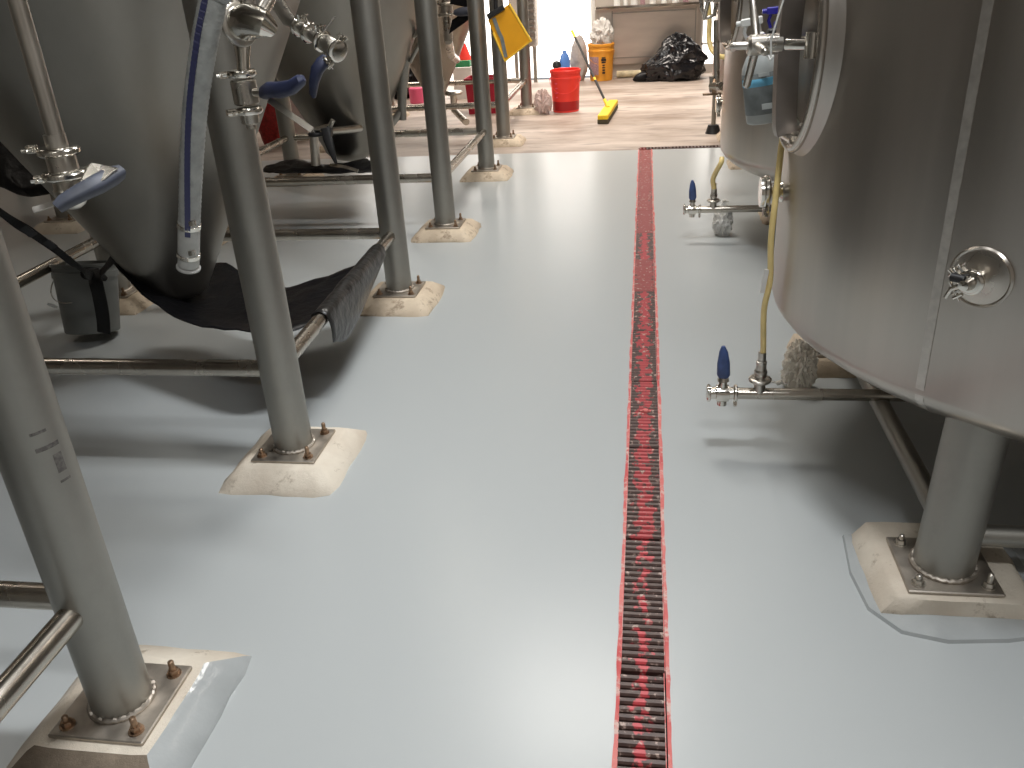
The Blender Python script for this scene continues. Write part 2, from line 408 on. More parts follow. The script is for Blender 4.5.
# ---------------------------------------------------------------- pads and legs
PADH = .06
NOPAD = {(-2.77, 2.38), (-4.15, 7.2), (-2.78, 1.24), (-5.8, 7.2), (-5.8, 5.5), (-1.14, -.40), (-2.78, -.40), (2.05, 3.27), (2.05, 1.862), (.93, 4.52), (1.70, 5.42), (1.70, 4.52), (1.98, 8.15), (1.98, 7.0)}
def pad(x, y, hw, hd, mat, label, h=PADH, topw=.135, seed=0, skirt=None, side_paint=None, group='concrete pads under the tank legs'):
    if (x, y) in NOPAD: return
    rnd = random.Random(seed); N_ = 7
    def ringpts(a, b_, z, jit, cut=.0):
        out = []
        cs = [(-a, -b_), (a, -b_), (a, b_), (-a, b_)]
        for i in range(4):
            p, q = cs[i], cs[(i+1) % 4]
            for k_ in range(N_):
                t = (k_+.0)/N_
                px, py = p[0]+(q[0]-p[0])*t, p[1]+(q[1]-p[1])*t
                if k_ == 0: px *= 1-cut; py *= 1-cut
                out.append((x+px+rnd.uniform(-jit, jit), y+py+rnd.uniform(-jit, jit), z))
        return out
    th = thing('concrete_pad', label, 'concrete pad', (x, y, 0), group)
    rings = [ringpts(hw, hd, 0, .006, .04), ringpts(hw-.004, hd-.004, .012, .003, .04), ringpts(topw+.012, topw+.012, h-.004, .002, .03), ringpts(topw, topw, h, .001, .03)]
    n = 4*N_; vs = sum(rings, [])
    def faces(sides): return [(r*n+i, r*n+(i+1) % n, (r+1)*n+(i+1) % n, (r+1)*n+i) for r in range(3) for i in range(n) if i//N_ in sides]
    sides = {0, 1, 2, 3}
    if side_paint:
        for sd, mt in side_paint.items():
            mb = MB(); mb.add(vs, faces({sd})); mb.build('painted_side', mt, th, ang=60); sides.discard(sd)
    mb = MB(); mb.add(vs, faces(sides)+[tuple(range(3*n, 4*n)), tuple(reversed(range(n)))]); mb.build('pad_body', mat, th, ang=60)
    if skirt:
        mb = MB(); o = []
        for i, p in enumerate(skirt): o.append((p[0], p[1], 0))
        m_ = len(o); cx_, cy_ = x, y
        vs = [(p[0], p[1], .0) for p in o]+[(p[0]*.985+cx_*.015, p[1]*.985+cy_*.015, .009) for p in o]+[(p[0]*.80+cx_*.20, p[1]*.80+cy_*.20, .014) for p in o]
        fs = [(r*m_+i, r*m_+(i+1) % m_, (r+1)*m_+(i+1) % m_, (r+1)*m_+i) for r in range(2) for i in range(m_)]+[tuple(range(2*m_, 3*m_))]
        mb.add(vs, fs); mb.build('paint_skirt', M['skirt'], th, ang=60)
    return th
def leg(parent, x, y, r, top, z0=PADH, plate=.112, rust=True, lean=(0, 0)):
    if (x, y) in NOPAD: z0 = 0
    l = MB(); l.tube([(x, y, z0+.008), (x+lean[0]*.5, y+lean[1]*.5, (z0+top)/2), (x+lean[0], y+lean[1], top)], r, 40); lo = l.build('leg', M['leg'], parent, ang=50, loc=(x, y, z0))
    p = MB(); p.box((x, y, z0+.005), (plate*2, plate*2, .010), bev=.004); p.build('base_plate', M['plate'], lo)
    wd = MB(); n = 64; pts = [(x+math.cos(2*PI*i/n)*(r+.003), y+math.sin(2*PI*i/n)*(r+.003), z0+.014+.002*math.sin(i*2.5)) for i in range(n)]
    wd.tube(pts, .0065, 8, closed=True); wd.build('weld_bead', M['plate'], lo)
    for sx in (-1, 1):
        for sy in (-1, 1):
            bx, by = x+sx*(plate-.03), y+sy*(plate-.03); bo = MB()
            bo.lathe([(.017, 0), (.017, .003), (.0, .003)], (bx, by, z0+.010), n=20)
            bo.lathe([(.0125, .003), (.0125, .014), (0, .014)], (bx, by, z0+.010), n=6)
            bo.lathe([(.007, .014), (.007, .026+.012*(sx > 0)), (.004, .029+.012*(sx > 0)), (0, .029+.012*(sx > 0))], (bx, by, z0+.010), n=12)
            bo.build('bolt', M['bolt'] if rust else M['satin'], lo, ang=30)
    return lo
def rail(parent, a, b_, r=.028, mat='rail'):
    m_ = MB(); m_.tube([a, b_], r, 24); return m_.build('rail', M[mat], parent, ang=50)

# tri-clamp: heavy ring with lugs around a pipe joint
def clamp(mb, o, ax, r, h=.016):
    ax = Vector(ax).normalized(); o = Vector(o)
    mb.lathe([(r*.8, -h*.7), (r*1.0, -h*.6), (r*1.12, -h*.25), (r*1.12, h*.25), (r*1.0, h*.6), (r*.8, h*.7)], o, ax, n=32)
def clamp_lug(mb, o, ax, dirv, r, s=1):
    ax = Vector(ax).normalized(); d = Vector(dirv); d = (d-ax*d.dot(ax)).normalized(); o = Vector(o); w_ = ax.cross(d)
    R = Matrix((d, w_, ax)).transposed()
    mb.box(o+d*(r*1.12+.008*s)+w_*.007*s, (.022*s, .006*s, .016*s), R, .001)
    mb.box(o+d*(r*1.12+.008*s)-w_*.007*s, (.022*s, .006*s, .016*s), R, .001)
    mb.tube([o+d*(r*1.12+.012*s)-w_*.022*s, o+d*(r*1.12+.012*s)+w_*.03*s], .0035*s, 8)
    mb.tube([o+d*(r*1.12+.012*s)+w_*.018*s-d*.012*s, o+d*(r*1.12+.012*s)+w_*.018*s+d*.012*s], .0045*s, 8)
def pts3(f, L_): return [f(*q) for q in L_]

# ---------------------------------------------------------------- left fermenters
def fermenter(label, cx, cy, legs, zt, rt, sl, Rm, zr=.36, rails=(0, 1, 2, 3), cap=.05, H=3.7, legr=.065, padlegs=None):
    t = thing('fermenter_tank', label, 'fermenter tank', (cx, cy, 0), 'conical fermenters on tube legs')
    zc = zt+(Rm-rt)/sl
    prof = [(0.0, zt-cap)]+[(rt*math.sin(a), zt-cap*math.cos(a)) for a in (.3, .6, .9, 1.2)]+[(rt+(Rm-rt)*k/10, zt+(zc-zt)*k/10) for k in range(11)]
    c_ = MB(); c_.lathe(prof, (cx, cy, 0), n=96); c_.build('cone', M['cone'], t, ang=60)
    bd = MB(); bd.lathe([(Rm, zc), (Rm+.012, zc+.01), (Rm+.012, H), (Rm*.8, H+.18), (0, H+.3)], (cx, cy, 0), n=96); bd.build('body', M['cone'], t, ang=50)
    for k, (x, y) in enumerate(legs): leg(t, x, y, legr, 2.6)
    L4 = [Vector((x, y, zr)) for x, y in legs]   # right near, right far, left far, left near
    for k in rails:
        a, b_ = L4[k], L4[(k+1) % 4]; d = (b_-a).normalized()*legr*.75
        rail(t, a+d, b_-d)
    return t
LR = [(-1.151, 1.243), (-1.185, 2.379), (-1.229, 3.951), (-1.250, 5.174), (-1.262, 6.82), (-1.337, 8.243), (-1.352, 10.136)]
tank0 = fermenter('steel fermenter whose leg and rails cross the left bottom corner of the photo', -1.98, .42, [(-1.14, -.40), LR[0], (-2.78, 1.24), (-2.78, -.40)], .371, .133, .522, 1.10)  # unseen body made wider than its neighbours to shade the left floor
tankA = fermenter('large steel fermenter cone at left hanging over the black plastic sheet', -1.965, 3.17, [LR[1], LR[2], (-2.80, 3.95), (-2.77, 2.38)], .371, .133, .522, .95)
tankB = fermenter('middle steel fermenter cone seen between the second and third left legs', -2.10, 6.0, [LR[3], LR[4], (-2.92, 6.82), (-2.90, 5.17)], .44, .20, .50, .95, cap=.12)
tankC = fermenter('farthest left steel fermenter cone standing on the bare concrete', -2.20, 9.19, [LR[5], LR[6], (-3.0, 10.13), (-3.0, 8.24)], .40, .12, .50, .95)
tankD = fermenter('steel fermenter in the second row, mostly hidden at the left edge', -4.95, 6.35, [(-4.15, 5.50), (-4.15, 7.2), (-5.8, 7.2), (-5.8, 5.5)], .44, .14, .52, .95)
padinfo = [('large concrete pad with grey painted right side, under the nearest left leg', M['pad'], .205, .225),
 ('cream concrete pad with chipped corner under the second left leg', M['pad'], .200, .215),
 ('tan stained concrete pad under the third left leg', M['padtan'], .20, .215),
 ('tan concrete pad under the fourth left leg, near two shiny floor reflections', M['padtan'], .20, .2),
 ('tan concrete pad under the fifth left leg, last on the grey floor', M['padtan'], .20, .2),
 ('brownish concrete pad under the sixth left leg, first on the bare concrete', M['padtan'], .20, .2),
 ('brownish concrete pad under the farthest left leg, beside the red bucket', M['padtan'], .22, .2)]
for i, (x, y) in enumerate(LR):
    lab, mt, hw, hd = padinfo[i]
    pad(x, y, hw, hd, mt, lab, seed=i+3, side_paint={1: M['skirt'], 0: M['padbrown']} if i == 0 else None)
for (x, y, lab) in [(-2.80, 3.95, 'tan concrete pad behind the grey bucket under the left fermenter cone'), (-2.77, 2.38, 'concrete pad hidden behind the nearest left leg'),
                    (-2.92, 6.82, 'concrete pad of the rear left leg of the middle fermenter'), (-2.90, 5.17, 'concrete pad in shade between the large left cone and the middle fermenter'),
                    (-3.0, 10.13, 'concrete pad of the rear left leg of the farthest fermenter'), (-3.0, 8.24, 'concrete pad of the front left leg of the farthest fermenter'),
                    (-4.15, 5.50, 'pale broken concrete pad in the second row left of the big cone'), (-4.15, 7.2, 'concrete pad in the second row behind the blue valve handle'), (-2.78, 1.24, 'concrete pad left of the nearest leg, outside the frame'),
                    (-5.8, 7.2, 'concrete pad at the back left of the second row'), (-5.8, 5.5, 'concrete pad at the front left of the second row'), (-1.14, -.40, 'concrete pad behind the camera'), (-2.78, -.40, 'concrete pad behind the camera at far left')]:
    if 'camera' in lab or 'outside' in lab or 'second row' in lab and '-5' in str(x): pass
    pad(x, y, .2, .2, M['padtan'] if y < 5.3 or y > 6 else M['pad'], lab, seed=int(abs(x*100+y*10)))

# ---------------------------------------------------------------- valves on the left tanks
def grip(mb, pts, w_, th, nrm):
    # moulded lever grip: rounded flat bar along pts with given half widths
    pts = [Vector(p) for p in pts]; m_ = len(pts); n = 14; vs = []
    for i in range(m_):
        t = (pts[min(i+1, m_-1)]-pts[max(i-1, 0)]).normalized(); nn = Vector(nrm); nn = (nn-t*nn.dot(t)).normalized(); w2 = t.cross(nn)
        for k_ in range(n):
            a = 2*PI*k_/n; ca, sa = math.cos(a), math.sin(a)
            e = lambda q: math.copysign(abs(q)**.6, q)
            ww = w_[i] if isinstance(w_, (list, tuple)) else w_; tt = th[i] if isinstance(th, (list, tuple)) else th
            vs.append(pts[i]+w2*e(ca)*ww+nn*e(sa)*tt)
    fs = [(i*n+k_, i*n+(k_+1) % n, (i+1)*n+(k_+1) % n, (i+1)*n+k_) for i in range(m_-1) for k_ in range(n)]+[tuple(reversed(range(n))), tuple(range((m_-1)*n, m_*n))]
    mb.add(vs, fs)
def vvalve(parent, c_, r, Y=None, below=.0, above=.0):
    """upright butterfly valve body with a clamp above and below; c_ centre"""
    c_ = Vector(c_); b_ = MB()
    b_.lathe([(r*.95, -.030), (r*1.08, -.026), (r*1.08, .026), (r*.95, .030)], c_, n=32)
    vb = b_.build('butterfly_valve', M['satin'], parent)
    for dz in (-.044, .044):
        k_ = MB(); clamp(k_, c_+Vector((0, 0, dz)), (0, 0, 1), r*1.1, .014)
        clamp_lug(k_, c_+Vector((0, 0, dz)), (0, 0, 1), (-1, -.5, 0) if dz > 0 else (-.8, -.8, 0), r*1.1, 1)
        k_.build('clamp', M['polish'], vb)
    return vb
CV = RW @ Vector((0, 0, 1))
# (1) pipe and valve in front of the large cone, on the nearest tank
Yp = 1.42
pp = aty(60, 150, Yp)
m_ = MB(); m_.tube([pp, (pp.x, pp.y, 2.05)], .0155, 28); m_.tube([(pp.x, pp.y, 2.05), (pp.x-.3, pp.y-.25, 2.2), (-1.7, 1.0, 2.35)], .0155, 28)
m_.build('racking_pipe', M['satin'], tank0)
vc = aty(66, 176, Yp)
b_ = MB()
b_.lathe([(.019, .075), (.019, .046), (.026, .042), (.026, -.02), (.029, -.024), (.028, -.04), (.020, -.054), (.010, -.06), (0, -.06)], vc, n=36)
vb = b_.build('butterfly_valve', M['satin'], tank0)
k_ = MB(); clamp(k_, vc+Vector((0, 0, .045)), (0, 0, 1), .033, .012); clamp(k_, vc+Vector((0, 0, .003)), (0, 0, 1), .036, .013)
clamp_lug(k_, vc+Vector((0, 0, .052)), (0, 0, 1), (-1, -.3, 0), .034, .8); clamp_lug(k_, vc+Vector((0, 0, 0)), (0, 0, 1), (-1, -.6, 0), .034, .8)
k_.build('clamp', M['polish'], vb)
g_ = MB(); gp_ = [aty(121, 172, 1.40), aty(112, 176, 1.38), aty(98, 184, 1.35), aty(80, 193, 1.32), aty(64, 202, 1.30), aty(57, 208, 1.29)]
grip(g_, gp_, [.011, .016, .016, .014, .012, .009], [.012, .014, .014, .013, .012, .010], CV)
g_.build('handle_grip', M['bluegrip_dull'], vb)
g_ = MB()
q = pts3(aty, [(86, 168, 1.38), (92, 163, 1.38), (118, 168, 1.38), (105, 180, 1.35), (72, 196, 1.31), (80, 184, 1.33)])
nn = CV*.003
g_.add([p+nn for p in q]+[p-nn for p in q], [tuple(range(6)), tuple(reversed(range(6, 12)))]+[(i, (i+1) % 6, 6+(i+1) % 6, 6+i) for i in range(6)])
g_.strip(spline([aty(64, 200, 1.31), aty(46, 206, 1.30), aty(33, 210, 1.29)]), .009, CV, .004)
g_.build('trigger_lever', M['satin'], vb, smooth=False)

# (2) elbow, valve and down pipe on the large fermenter
Ye = 2.08
e0, e1, e2 = aty(239, 24, Ye), aty(252, 21, Ye-.02), aty(264, 24, Ye-.03)
m_ = MB()
m_.tube([e0, (e0+e1)/2, e1, e2, aty(271, 29, Ye-.01)], [.040, .042, .040, .034, .020], 32)
m_.tube([aty(240, 22, Ye+.03), aty(242, 42, Ye+.02), aty(243, 60, Ye), aty(244, 78, Ye)], [.024, .022, .016, .016], 24)
m_.build('pipe_elbow', M['polish'], tankA)
m_ = MB(); d_ = (e0-e1).normalized(); clamp(m_, e0, d_, .047, .012); clamp_lug(m_, e0, d_, (0, -.3, 1), .045, .9); m_.build('clamp', M['satin'], tankA)
m_ = MB(); m_.tube([aty(258, 18, Ye+.06), aty(272, -6, Ye+.16), aty(282, -40, Ye+.3)], .017, 20); m_.tube([aty(249, 12, Ye+.03), aty(245, -30, Ye+.03), aty(235, -160, Ye+.05), aty(160, -260, 2.3)], .017, 20); m_.build('cleaning_pipe', M['satin'], tankA)
vc = aty(245, 92, Ye)
vb = vvalve(tankA, vc, .029)
m_ = MB(); m_.lathe([(.024, -.05), (.022, -.075), (.013, -.08), (.013, -.088), (0, -.088)], vc, n=24); m_.build('end_cap', M['satin'], vb)
g_ = MB(); grip(g_, pts3(aty, [(264, 93, Ye-.02), (270, 90, Ye-.04), (280, 90, Ye-.06), (292, 87, Ye-.08), (301, 80, Ye-.09), (304, 78, Ye-.09)]), [.015, .018, .018, .016, .013, .008], [.014, .016, .016, .014, .012, .006], CV)
g_.build('handle_grip', M['bluegrip'], vb)
g_ = MB(); g_.tube([vc, aty(266, 93, Ye-.02)], .010, 12); g_.strip(spline([aty(269, 100, Ye-.04), aty(285, 111, Ye-.07), aty(312, 130, Ye-.1)]), .015, CV, .003); g_.build('trigger_lever', M['satin'], vb)
# (3) angled valve
Yq = 2.75
p0, p1, p2_ = aty(262, -20, Yq+.35), aty(292, 22, Yq+.08), aty(326, 44, Yq-.03)
d_ = (p2_-p1).normalized()
m_ = MB(); m_.tube([p0, p1-d_*.02, p1, p2_], [.024, .024, .019, .019], 24); m_.build('sample_pipe', M['satin'], tankA)
m_ = MB(); c0 = aty(330, 46, Yq-.04); m_.lathe([(.024, -.03), (.027, -.026), (.027, .026), (.024, .03)], c0, d_, n=32)
vb = m_.build('butterfly_valve', M['satin'], tankA)
k_ = MB()
for t_ in (-.17, -.115, -.042, .042): clamp(k_, c0+d_*t_, d_, .031 if t_ > -.1 else .030, .012)
clamp_lug(k_, c0+d_*.042, d_, (.2, -.7, -.6), .031); clamp_lug(k_, c0+d_*.042, d_, (.9, -.3, .5), .031, .8); clamp_lug(k_, c0-d_*.042, d_, (.3, -.5, .8), .031, .9); clamp_lug(k_, c0-d_*.14, d_, (.3, -.5, .8), .030, .9)
k_.build('clamp', M['polish'], vb)
g_ = MB(); grip(g_, pts3(aty, [(325, 57, Yq-.06), (323, 62, Yq-.07), (317, 70, Yq-.08), (314, 82, Yq-.08), (313, 93, Yq-.07), (314, 98, Yq-.07)]), [.010, .020, .019, .015, .012, .006], [.014, .016, .015, .013, .011, .006], CV)
g_.build('handle_grip', M['bluegrip'], vb)
g_ = MB(); g_.tube([c0, aty(325, 60, Yq-.05)], .010, 12); g_.build('stem', M['satin'], vb); g_ = MB(); g_.tube([aty(322, 34, Yq-.05), aty(335, 16, Yq-.02)], .003, 8); g_.build('pull_pin', M['satin'], vb)
# (4) fittings below the middle cone
Yr = 5.35
m_ = MB(); m_.tube([aty(313, 128, Yr), aty(316, 165, Yr)], .030, 20); m_.tube([aty(318, 133, Yr), aty(360, 128, 5.75)], .025, 20)
m_.tube([aty(313, 130, Yr), aty(330, 126, Yr-.05), aty(333, 120, Yr-.05)], .016, 16); m_.build('outlet_pipe', M['satin'], tankB)
m_ = MB(); grip(m_, pts3(aty, [(325, 128, Yr-.1), (328, 140, Yr-.12), (332, 152, Yr-.14), (336, 163, Yr-.14)]), [.030, .030, .022, .010], .012, CV); m_.build('handle_grip', M['blackrub'], tankB)
m_ = MB(); clamp(m_, aty(316, 134, Yr), (0, 0, 1), .045, .02); m_.build('clamp', M['blackrub'], tankB); m_ = MB(); clamp(m_, aty(330, 130, Yr-.03), (1, .2, 0), .040, .02); m_.build('clamp', M['blackrub'], tankB)
# (5) valves of the middle and farthest tanks, between the legs
Ys = 6.1
c0 = aty(405, 27, Ys)
m_ = MB(); m_.tube([(c0.x, c0.y, 2.2), c0, aty(404, 60, Ys), aty(402, 88, Ys), aty(402, 104, Ys), aty(403, 120, Ys)], [.056, .054, .046, .038, .032, .026], 24); m_.tube([aty(402, 110, Ys), (-1.97, 6.03, .37)], .026, 20)
m_.tube([aty(424, 35, Ys-.05), aty(410, 62, Ys-.02)], .014, 12)
m_.build('racking_pipe', M['leg'], tankB)
k_ = MB(); clamp(k_, c0+Vector((0, 0, .04)), (0, 0, 1), .070, .018); clamp(k_, c0-Vector((0, 0, .04)), (0, 0, 1), .070, .018); k_.lathe([(.055, -.03), (.055, .03)], c0, n=24); k_.build('butterfly_valve', M['satin'], tankB)
g_ = MB(); g_.strip(spline(pts3(aty, [(412, 36, Ys-.1), (420, 31, Ys-.12), (429, 29, Ys-.14)])), .04, CV, .012); g_.build('trigger_lever', M['satin'], tankB)
Yt = 7.9
c0 = aty(446, 10, Yt)
m_ = MB(); m_.tube([(c0.x, c0.y, 2.3), (c0.x, c0.y, c0.z-.25)], .040, 24); m_.tube([(c0.x, c0.y, c0.z-.25), (c0.x-.05, c0.y+.3, c0.z-.4), (c0.x-.15, c0.y+1.0, c0.z-.5)], .035, 20); m_.build('racking_pipe', M['satin'], tankC)
k_ = MB(); clamp(k_, c0+Vector((0, 0, .05)), (0, 0, 1), .075, .02); clamp(k_, c0-Vector((0, 0, .04)), (0, 0, 1), .075, .02); k_.lathe([(.06, -.03), (.06, .03)], c0, n=24); k_.build('butterfly_valve', M['satin'], tankC)
g_ = MB(); grip(g_, pts3(aty, [(455, 13, Yt-.1), (460, 12, Yt-.12), (470, 11, Yt-.14), (474, 11, Yt-.14)]), [.02, .035, .035, .02], .025, CV); g_.build('handle_grip', M['bluegrip_dull'], tankC)
# manifold under the farthest cone
m_ = MB(); c0 = aty(453, 93, 9.1); clamp(m_, c0, (0, 0, 1), .09, .03); m_.tube([c0, (c0.x, c0.y, .2), (c0.x+.2, c0.y-.4, .14)], .035, 20); m_.build('outlet_pipe', M['satin'], tankC)
m_ = MB(); c0 = aty(475, 14, 7.3)
q_ = [aty(450, 4, 7.82), aty(452, -20, 7.82), aty(480, -20, 7.82), aty(477, 12, 7.82), aty(466, 22, 7.82), aty(449, 34, 7.82), aty(452, 20, 7.82), aty(470, 8, 7.82)]
bl = thing('black_sheet', 'black plastic scrap hanging from a valve between the fourth and fifth left legs', 'plastic sheet', q_[0])
m_.add([p for p in q_]+[p+Vector((0, .01, 0)) for p in q_], [tuple(range(8)), tuple(reversed(range(8, 16)))]+[(i, (i+1) % 8, 8+(i+1) % 8, 8+i) for i in range(8)]); m_.build('sheet', M['blackplastic'], bl, smooth=False)

# ---------------------------------------------------------------- ribbed hose
hp = spline([Vector((-1.31, 2.47, 2.30)), Vector((-1.0, 2.1, 2.2)), aty(222, -60, 1.92), aty(213, 0, 1.90), aty(204, 45, 1.90), aty(195, 110, 1.92), aty(191, 175, 1.95), aty(189, 232, 1.97)], 30)
hs = thing('ribbed_hose', 'grey ribbed clear hose with blue stripe dangling in front of the large left cone', 'hose', hp[-1])
m_ = MB(); n_ = len(hp)
rr = [(.0265+.004*max(0, 1-max(0, i-60)/(n_-60)))*(1+.035*math.sin(i*2*PI/2.5)) for i in range(n_)]
m_.tube(hp, rr, 28); m_.build('hose_body', simple('ribbed_grey_vinyl', (.36, .37, .355), .38, nscale=30, namt=.2, bump=.3, bscale=90), hs, ang=80)
m_ = MB(); up_ = []
un_ = []
for i, p in enumerate(hp):
    t_ = (hp[min(i+1, n_-1)]-hp[max(i-1, 0)]).normalized(); side = t_.cross(CV).normalized()
    if side.x < 0: side = -side
    cp_ = (CV-t_*CV.dot(t_)).normalized(); nn_ = (cp_+side*(-.12+.5*(max(0, i-60)/(n_-60))**2)).normalized(); un_.append(nn_)
    up_.append(p+nn_*(rr[i]+.0016))
m_.strip(up_, .0135, un_, .003); m_.build('stripe', simple('navy_hose_stripe', (.045, .048, .12), .45), hs)
m_ = MB(); hx = aty(189, 232, 1.97); hy = aty(188.5, 268, 1.985); ax_ = (hy-hx).normalized(); L_ = (hy-hx).length
m_.lathe([(.0275, -.03), (.0275, L_*.9), (.024, L_*.92), (.031, L_*.96), (.031, L_), (.022, L_+.001), (.020, L_*.5), (0, L_*.5)], hx, ax_, n=32)
m_.build('end_fitting', simple('milky_hose_end', (.42, .42, .40), .3, nscale=20, namt=.2), hs)
m_ = MB()
for t_ in (-.02, L_*.62):
    m_.lathe([(.0285, -.006), (.0298, -.005), (.0298, .005), (.0285, .006)], hx+ax_*t_, ax_, n=32)
    m_.box(hx+ax_*t_+CV*.027+Vector((.02, 0, 0)), (.016, .012, .014), None, .002)
m_.build('hose_clamp', M['polish'], hs)

# ---------------------------------------------------------------- bucket, strap, black sheet
bx, by = atz(106, 334, 0).x, atz(106, 340, 0).y+.12
bx = aty(98, 300, by).x
BR = .140; BH = .33
bk = thing('grey_bucket', 'dark grey plastic bucket standing on the floor left below the large cone', 'bucket', (bx, by, 0))
m_ = MB(); m_.lathe([(0, .004), (BR*.84, 0.004), (BR*.86, 0.0), (BR*.88, .004), (BR*1.0, BH*.80), (BR*1.04, BH*.80), (BR*1.04, BH*.88), (BR*1.01, BH*.89), (BR*1.02, BH*.95), (BR*1.06, BH*.96), (BR*1.06, BH), (BR*.99, BH), (BR*.82, .01), (0, .01)], (bx, by, 0), n=64)
m_.build('bucket_body', M['greybucket'], bk, ang=30)
m_ = MB(); hpts = []
for k_ in range(17):
    a = PI*k_/16; hpts.append((bx-math.cos(a)*BR*1.05, by-math.sin(a)*BR*1.12-.01, BH*.82-math.sin(a)*.115))
m_.tube(hpts[0:10], .0022, 8); m_.build('bail_handle', M['satin'], bk)
m_ = MB(); q_ = aty(65, 316, by-.17); m_.tube([q_-Vector((.02, 0, -.008)), q_+Vector((.02, 0, -.008))], .007, 12); m_.build('handle_grip', M['white'], bk)
bk.rotation_euler = (-.24, 0, 0); bk.location.z += .040; bk.location.y -= .10
# strap
st = thing('ratchet_strap', 'black webbing strap slung from the left over the grey bucket to the cone', 'strap', (bx, by-.05, BH))
jt = aty(93, 277, by-.22)
m_ = MB(); a0 = atz(-30, 183, .84)
a0 = aty(-60, 168, 2.45)
m_.strip(spline([a0, aty(10, 219, 2.75), aty(32, 233, 2.82), aty(60, 253, 2.95), aty(84, 272, 3.10), jt]), .036, CV, .005); m_.build('sling', M['strap'], st)
m_ = MB(); m_.strip(spline([jt, aty(100, 274, by-.2), aty(108, 265, 3.10), aty(116, 255, 3.02)]), .034, CV, .005); m_.build('sling', M['strap'], st)
m_ = MB(); m_.strip(spline([jt+Vector((0, .01, .02)), aty(96, 283, by-.27), aty(100, 300, by-.27), aty(103, 318, by-.275), aty(104, 333, by-.27)]), .062, CV, .005); m_.build('hanging_end', M['strap'], st)
for (px, py, Y_, s_) in ((30, 232, 2.79, 1), (52, 245, 2.88, .8)):
    m_ = MB()
    c0 = aty(px, py, Y_)+CV*.01; d_ = (aty(px+10, py+8, Y_+.03)-aty(px, py, Y_)).normalized(); R_ = Matrix((d_, CV.cross(d_), CV)).transposed()
    m_.box(c0, (.05*s_, .06*s_, .016), R_, .003)
    m_.build('buckle', M['blackrub'], st)
# knot lump of strap on bucket rim
m_ = MB(); m_.tube([aty(78, 283, by-.12), aty(84, 274, by-.13), aty(96, 274, by-.15), aty(106, 279, by-.12)], [.015, .028, .03, .012], 16); m_.build('knot', M['strap'], st)

# black plastic sheet: from the cone tip across to the wrapped rail
def sheet(rows, mat, name, parent, amp=.012, sub=5, th=.0025, seed=1):
    """rows: list of rows of 3D points; Catmull in both ways, crumpled, given thickness"""
    R_ = [spline(r, sub) for r in rows]; C_ = [spline([R_[j][i] for j in range(len(R_))], sub) for i in range(len(R_[0]))]
    nu, nv = len(C_), len(C_[0]); vs = []
    for i in range(nu):
        for j in range(nv):
            p = C_[i][j]; e = min(i, nu-1-i, j, nv-1-j)
            d = amp*(abs(noise.noise(p*9+Vector((seed, 0, 0))))*2-.6)+amp*.5*noise.noise(p*26)
            vs.append(p+Vector((.3*d, .3*d, d))*(1 if e > 0 else .4))
    m_ = MB(); m_.add(vs, [(i*nv+j, i*nv+j+1, (i+1)*nv+j+1, (i+1)*nv+j) for i in range(nu-1) for j in range(nv-1)])
    o = m_.build(name, mat, parent, ang=50); md = o.modifiers.new('thick', 'SOLIDIFY'); md.thickness = th; return o
ZR = .36
bs = thing('black_plastic_sheet', 'black plastic sheet slung under the large cone and wrapped over the side rail', 'plastic sheet', (-1.6, 3.1, .2))
A = aty
rows = [
 [A(112, 262, 3.05), A(150, 300, 2.92), A(192, 324, 2.78), A(247, 331, 2.66), A(290, 331, 2.72), A(322, 318, 2.85)],
 [A(125, 258, 3.15), A(160, 290, 3.05), A(200, 312, 3.00), A(250, 318, 2.95), A(296, 312, 2.95), A(338, 296, 3.10)],
 [A(150, 262, 3.35), A(180, 282, 3.30), A(212, 294, 3.25), A(255, 300, 3.2), A(305, 290, 3.25), A(358, 276, 3.36)],
 [A(175, 262, 3.5), A(200, 268, 3.5), A(226, 262, 3.5), A(262, 285, 3.35), A(300, 284, 3.4), A(376, 258, 3.62)]]
sheet(rows, M['blackplastic'], 'sheet', bs, .014)
# wrap over the rail between y 2.78 and y 3.62
xr0 = lambda y_: LR[1][0]+(LR[2][0]-LR[1][0])*(y_-LR[1][1])/(LR[2][1]-LR[1][1])
wr = []
for k_ in range(6):
    y_ = 2.80+k_*(3.66-2.80)/5; xx = xr0(y_); hang = [.10, .155, .14, .11, .07, .03][k_]
    pr = [(-.06, -.02-hang*.2), (-.036, .0), (-.028, .024), (0, .036), (.028, .024), (.037, -.005), (.040, -hang*.5), (.030, -hang)]
    wr.append([Vector((xx+a, y_+random.uniform(-.01, .01)+(.03 if b_ < -.05 and k_ < 1 else 0), ZR+b_)) for a, b_ in pr])
sheet(wr, simple('black_plastic_wrap_dusty', (.022, .021, .020), .3, Specular_IOR_Level=.4, nscale=14, namt=.6, bump=.5, bscale=25), 'rail_wrap', bs, .006, 4, seed=4)
for nm, (qa, Y_) in {'a': ((5, 162), 6.1), }.items(): pass
# black covering in the second row
sb = thing('black_liner', 'black plastic liner draped over the rail at the left edge behind the blue valve', 'plastic sheet', atz(22, 186, .35))
rows = [[A(-40, 130, 5.6), A(0, 135, 5.6), A(45, 140, 5.6), A(70, 170, 5.6)], [A(-40, 160, 5.5), A(2, 170, 5.42), A(20, 176, 5.42), A(60, 180, 5.42)], [A(-5, 184, 5.4), A(14, 187, 5.36), A(30, 190, 5.36), A(60, 190, 5.4)], [A(10, 190, 5.40), A(20, 195, 5.40), A(35, 196.5, 5.40), A(48, 194, 5.40)]]
sheet(rows, M['blackplastic'], 'sheet', sb, .01, 4, seed=8)
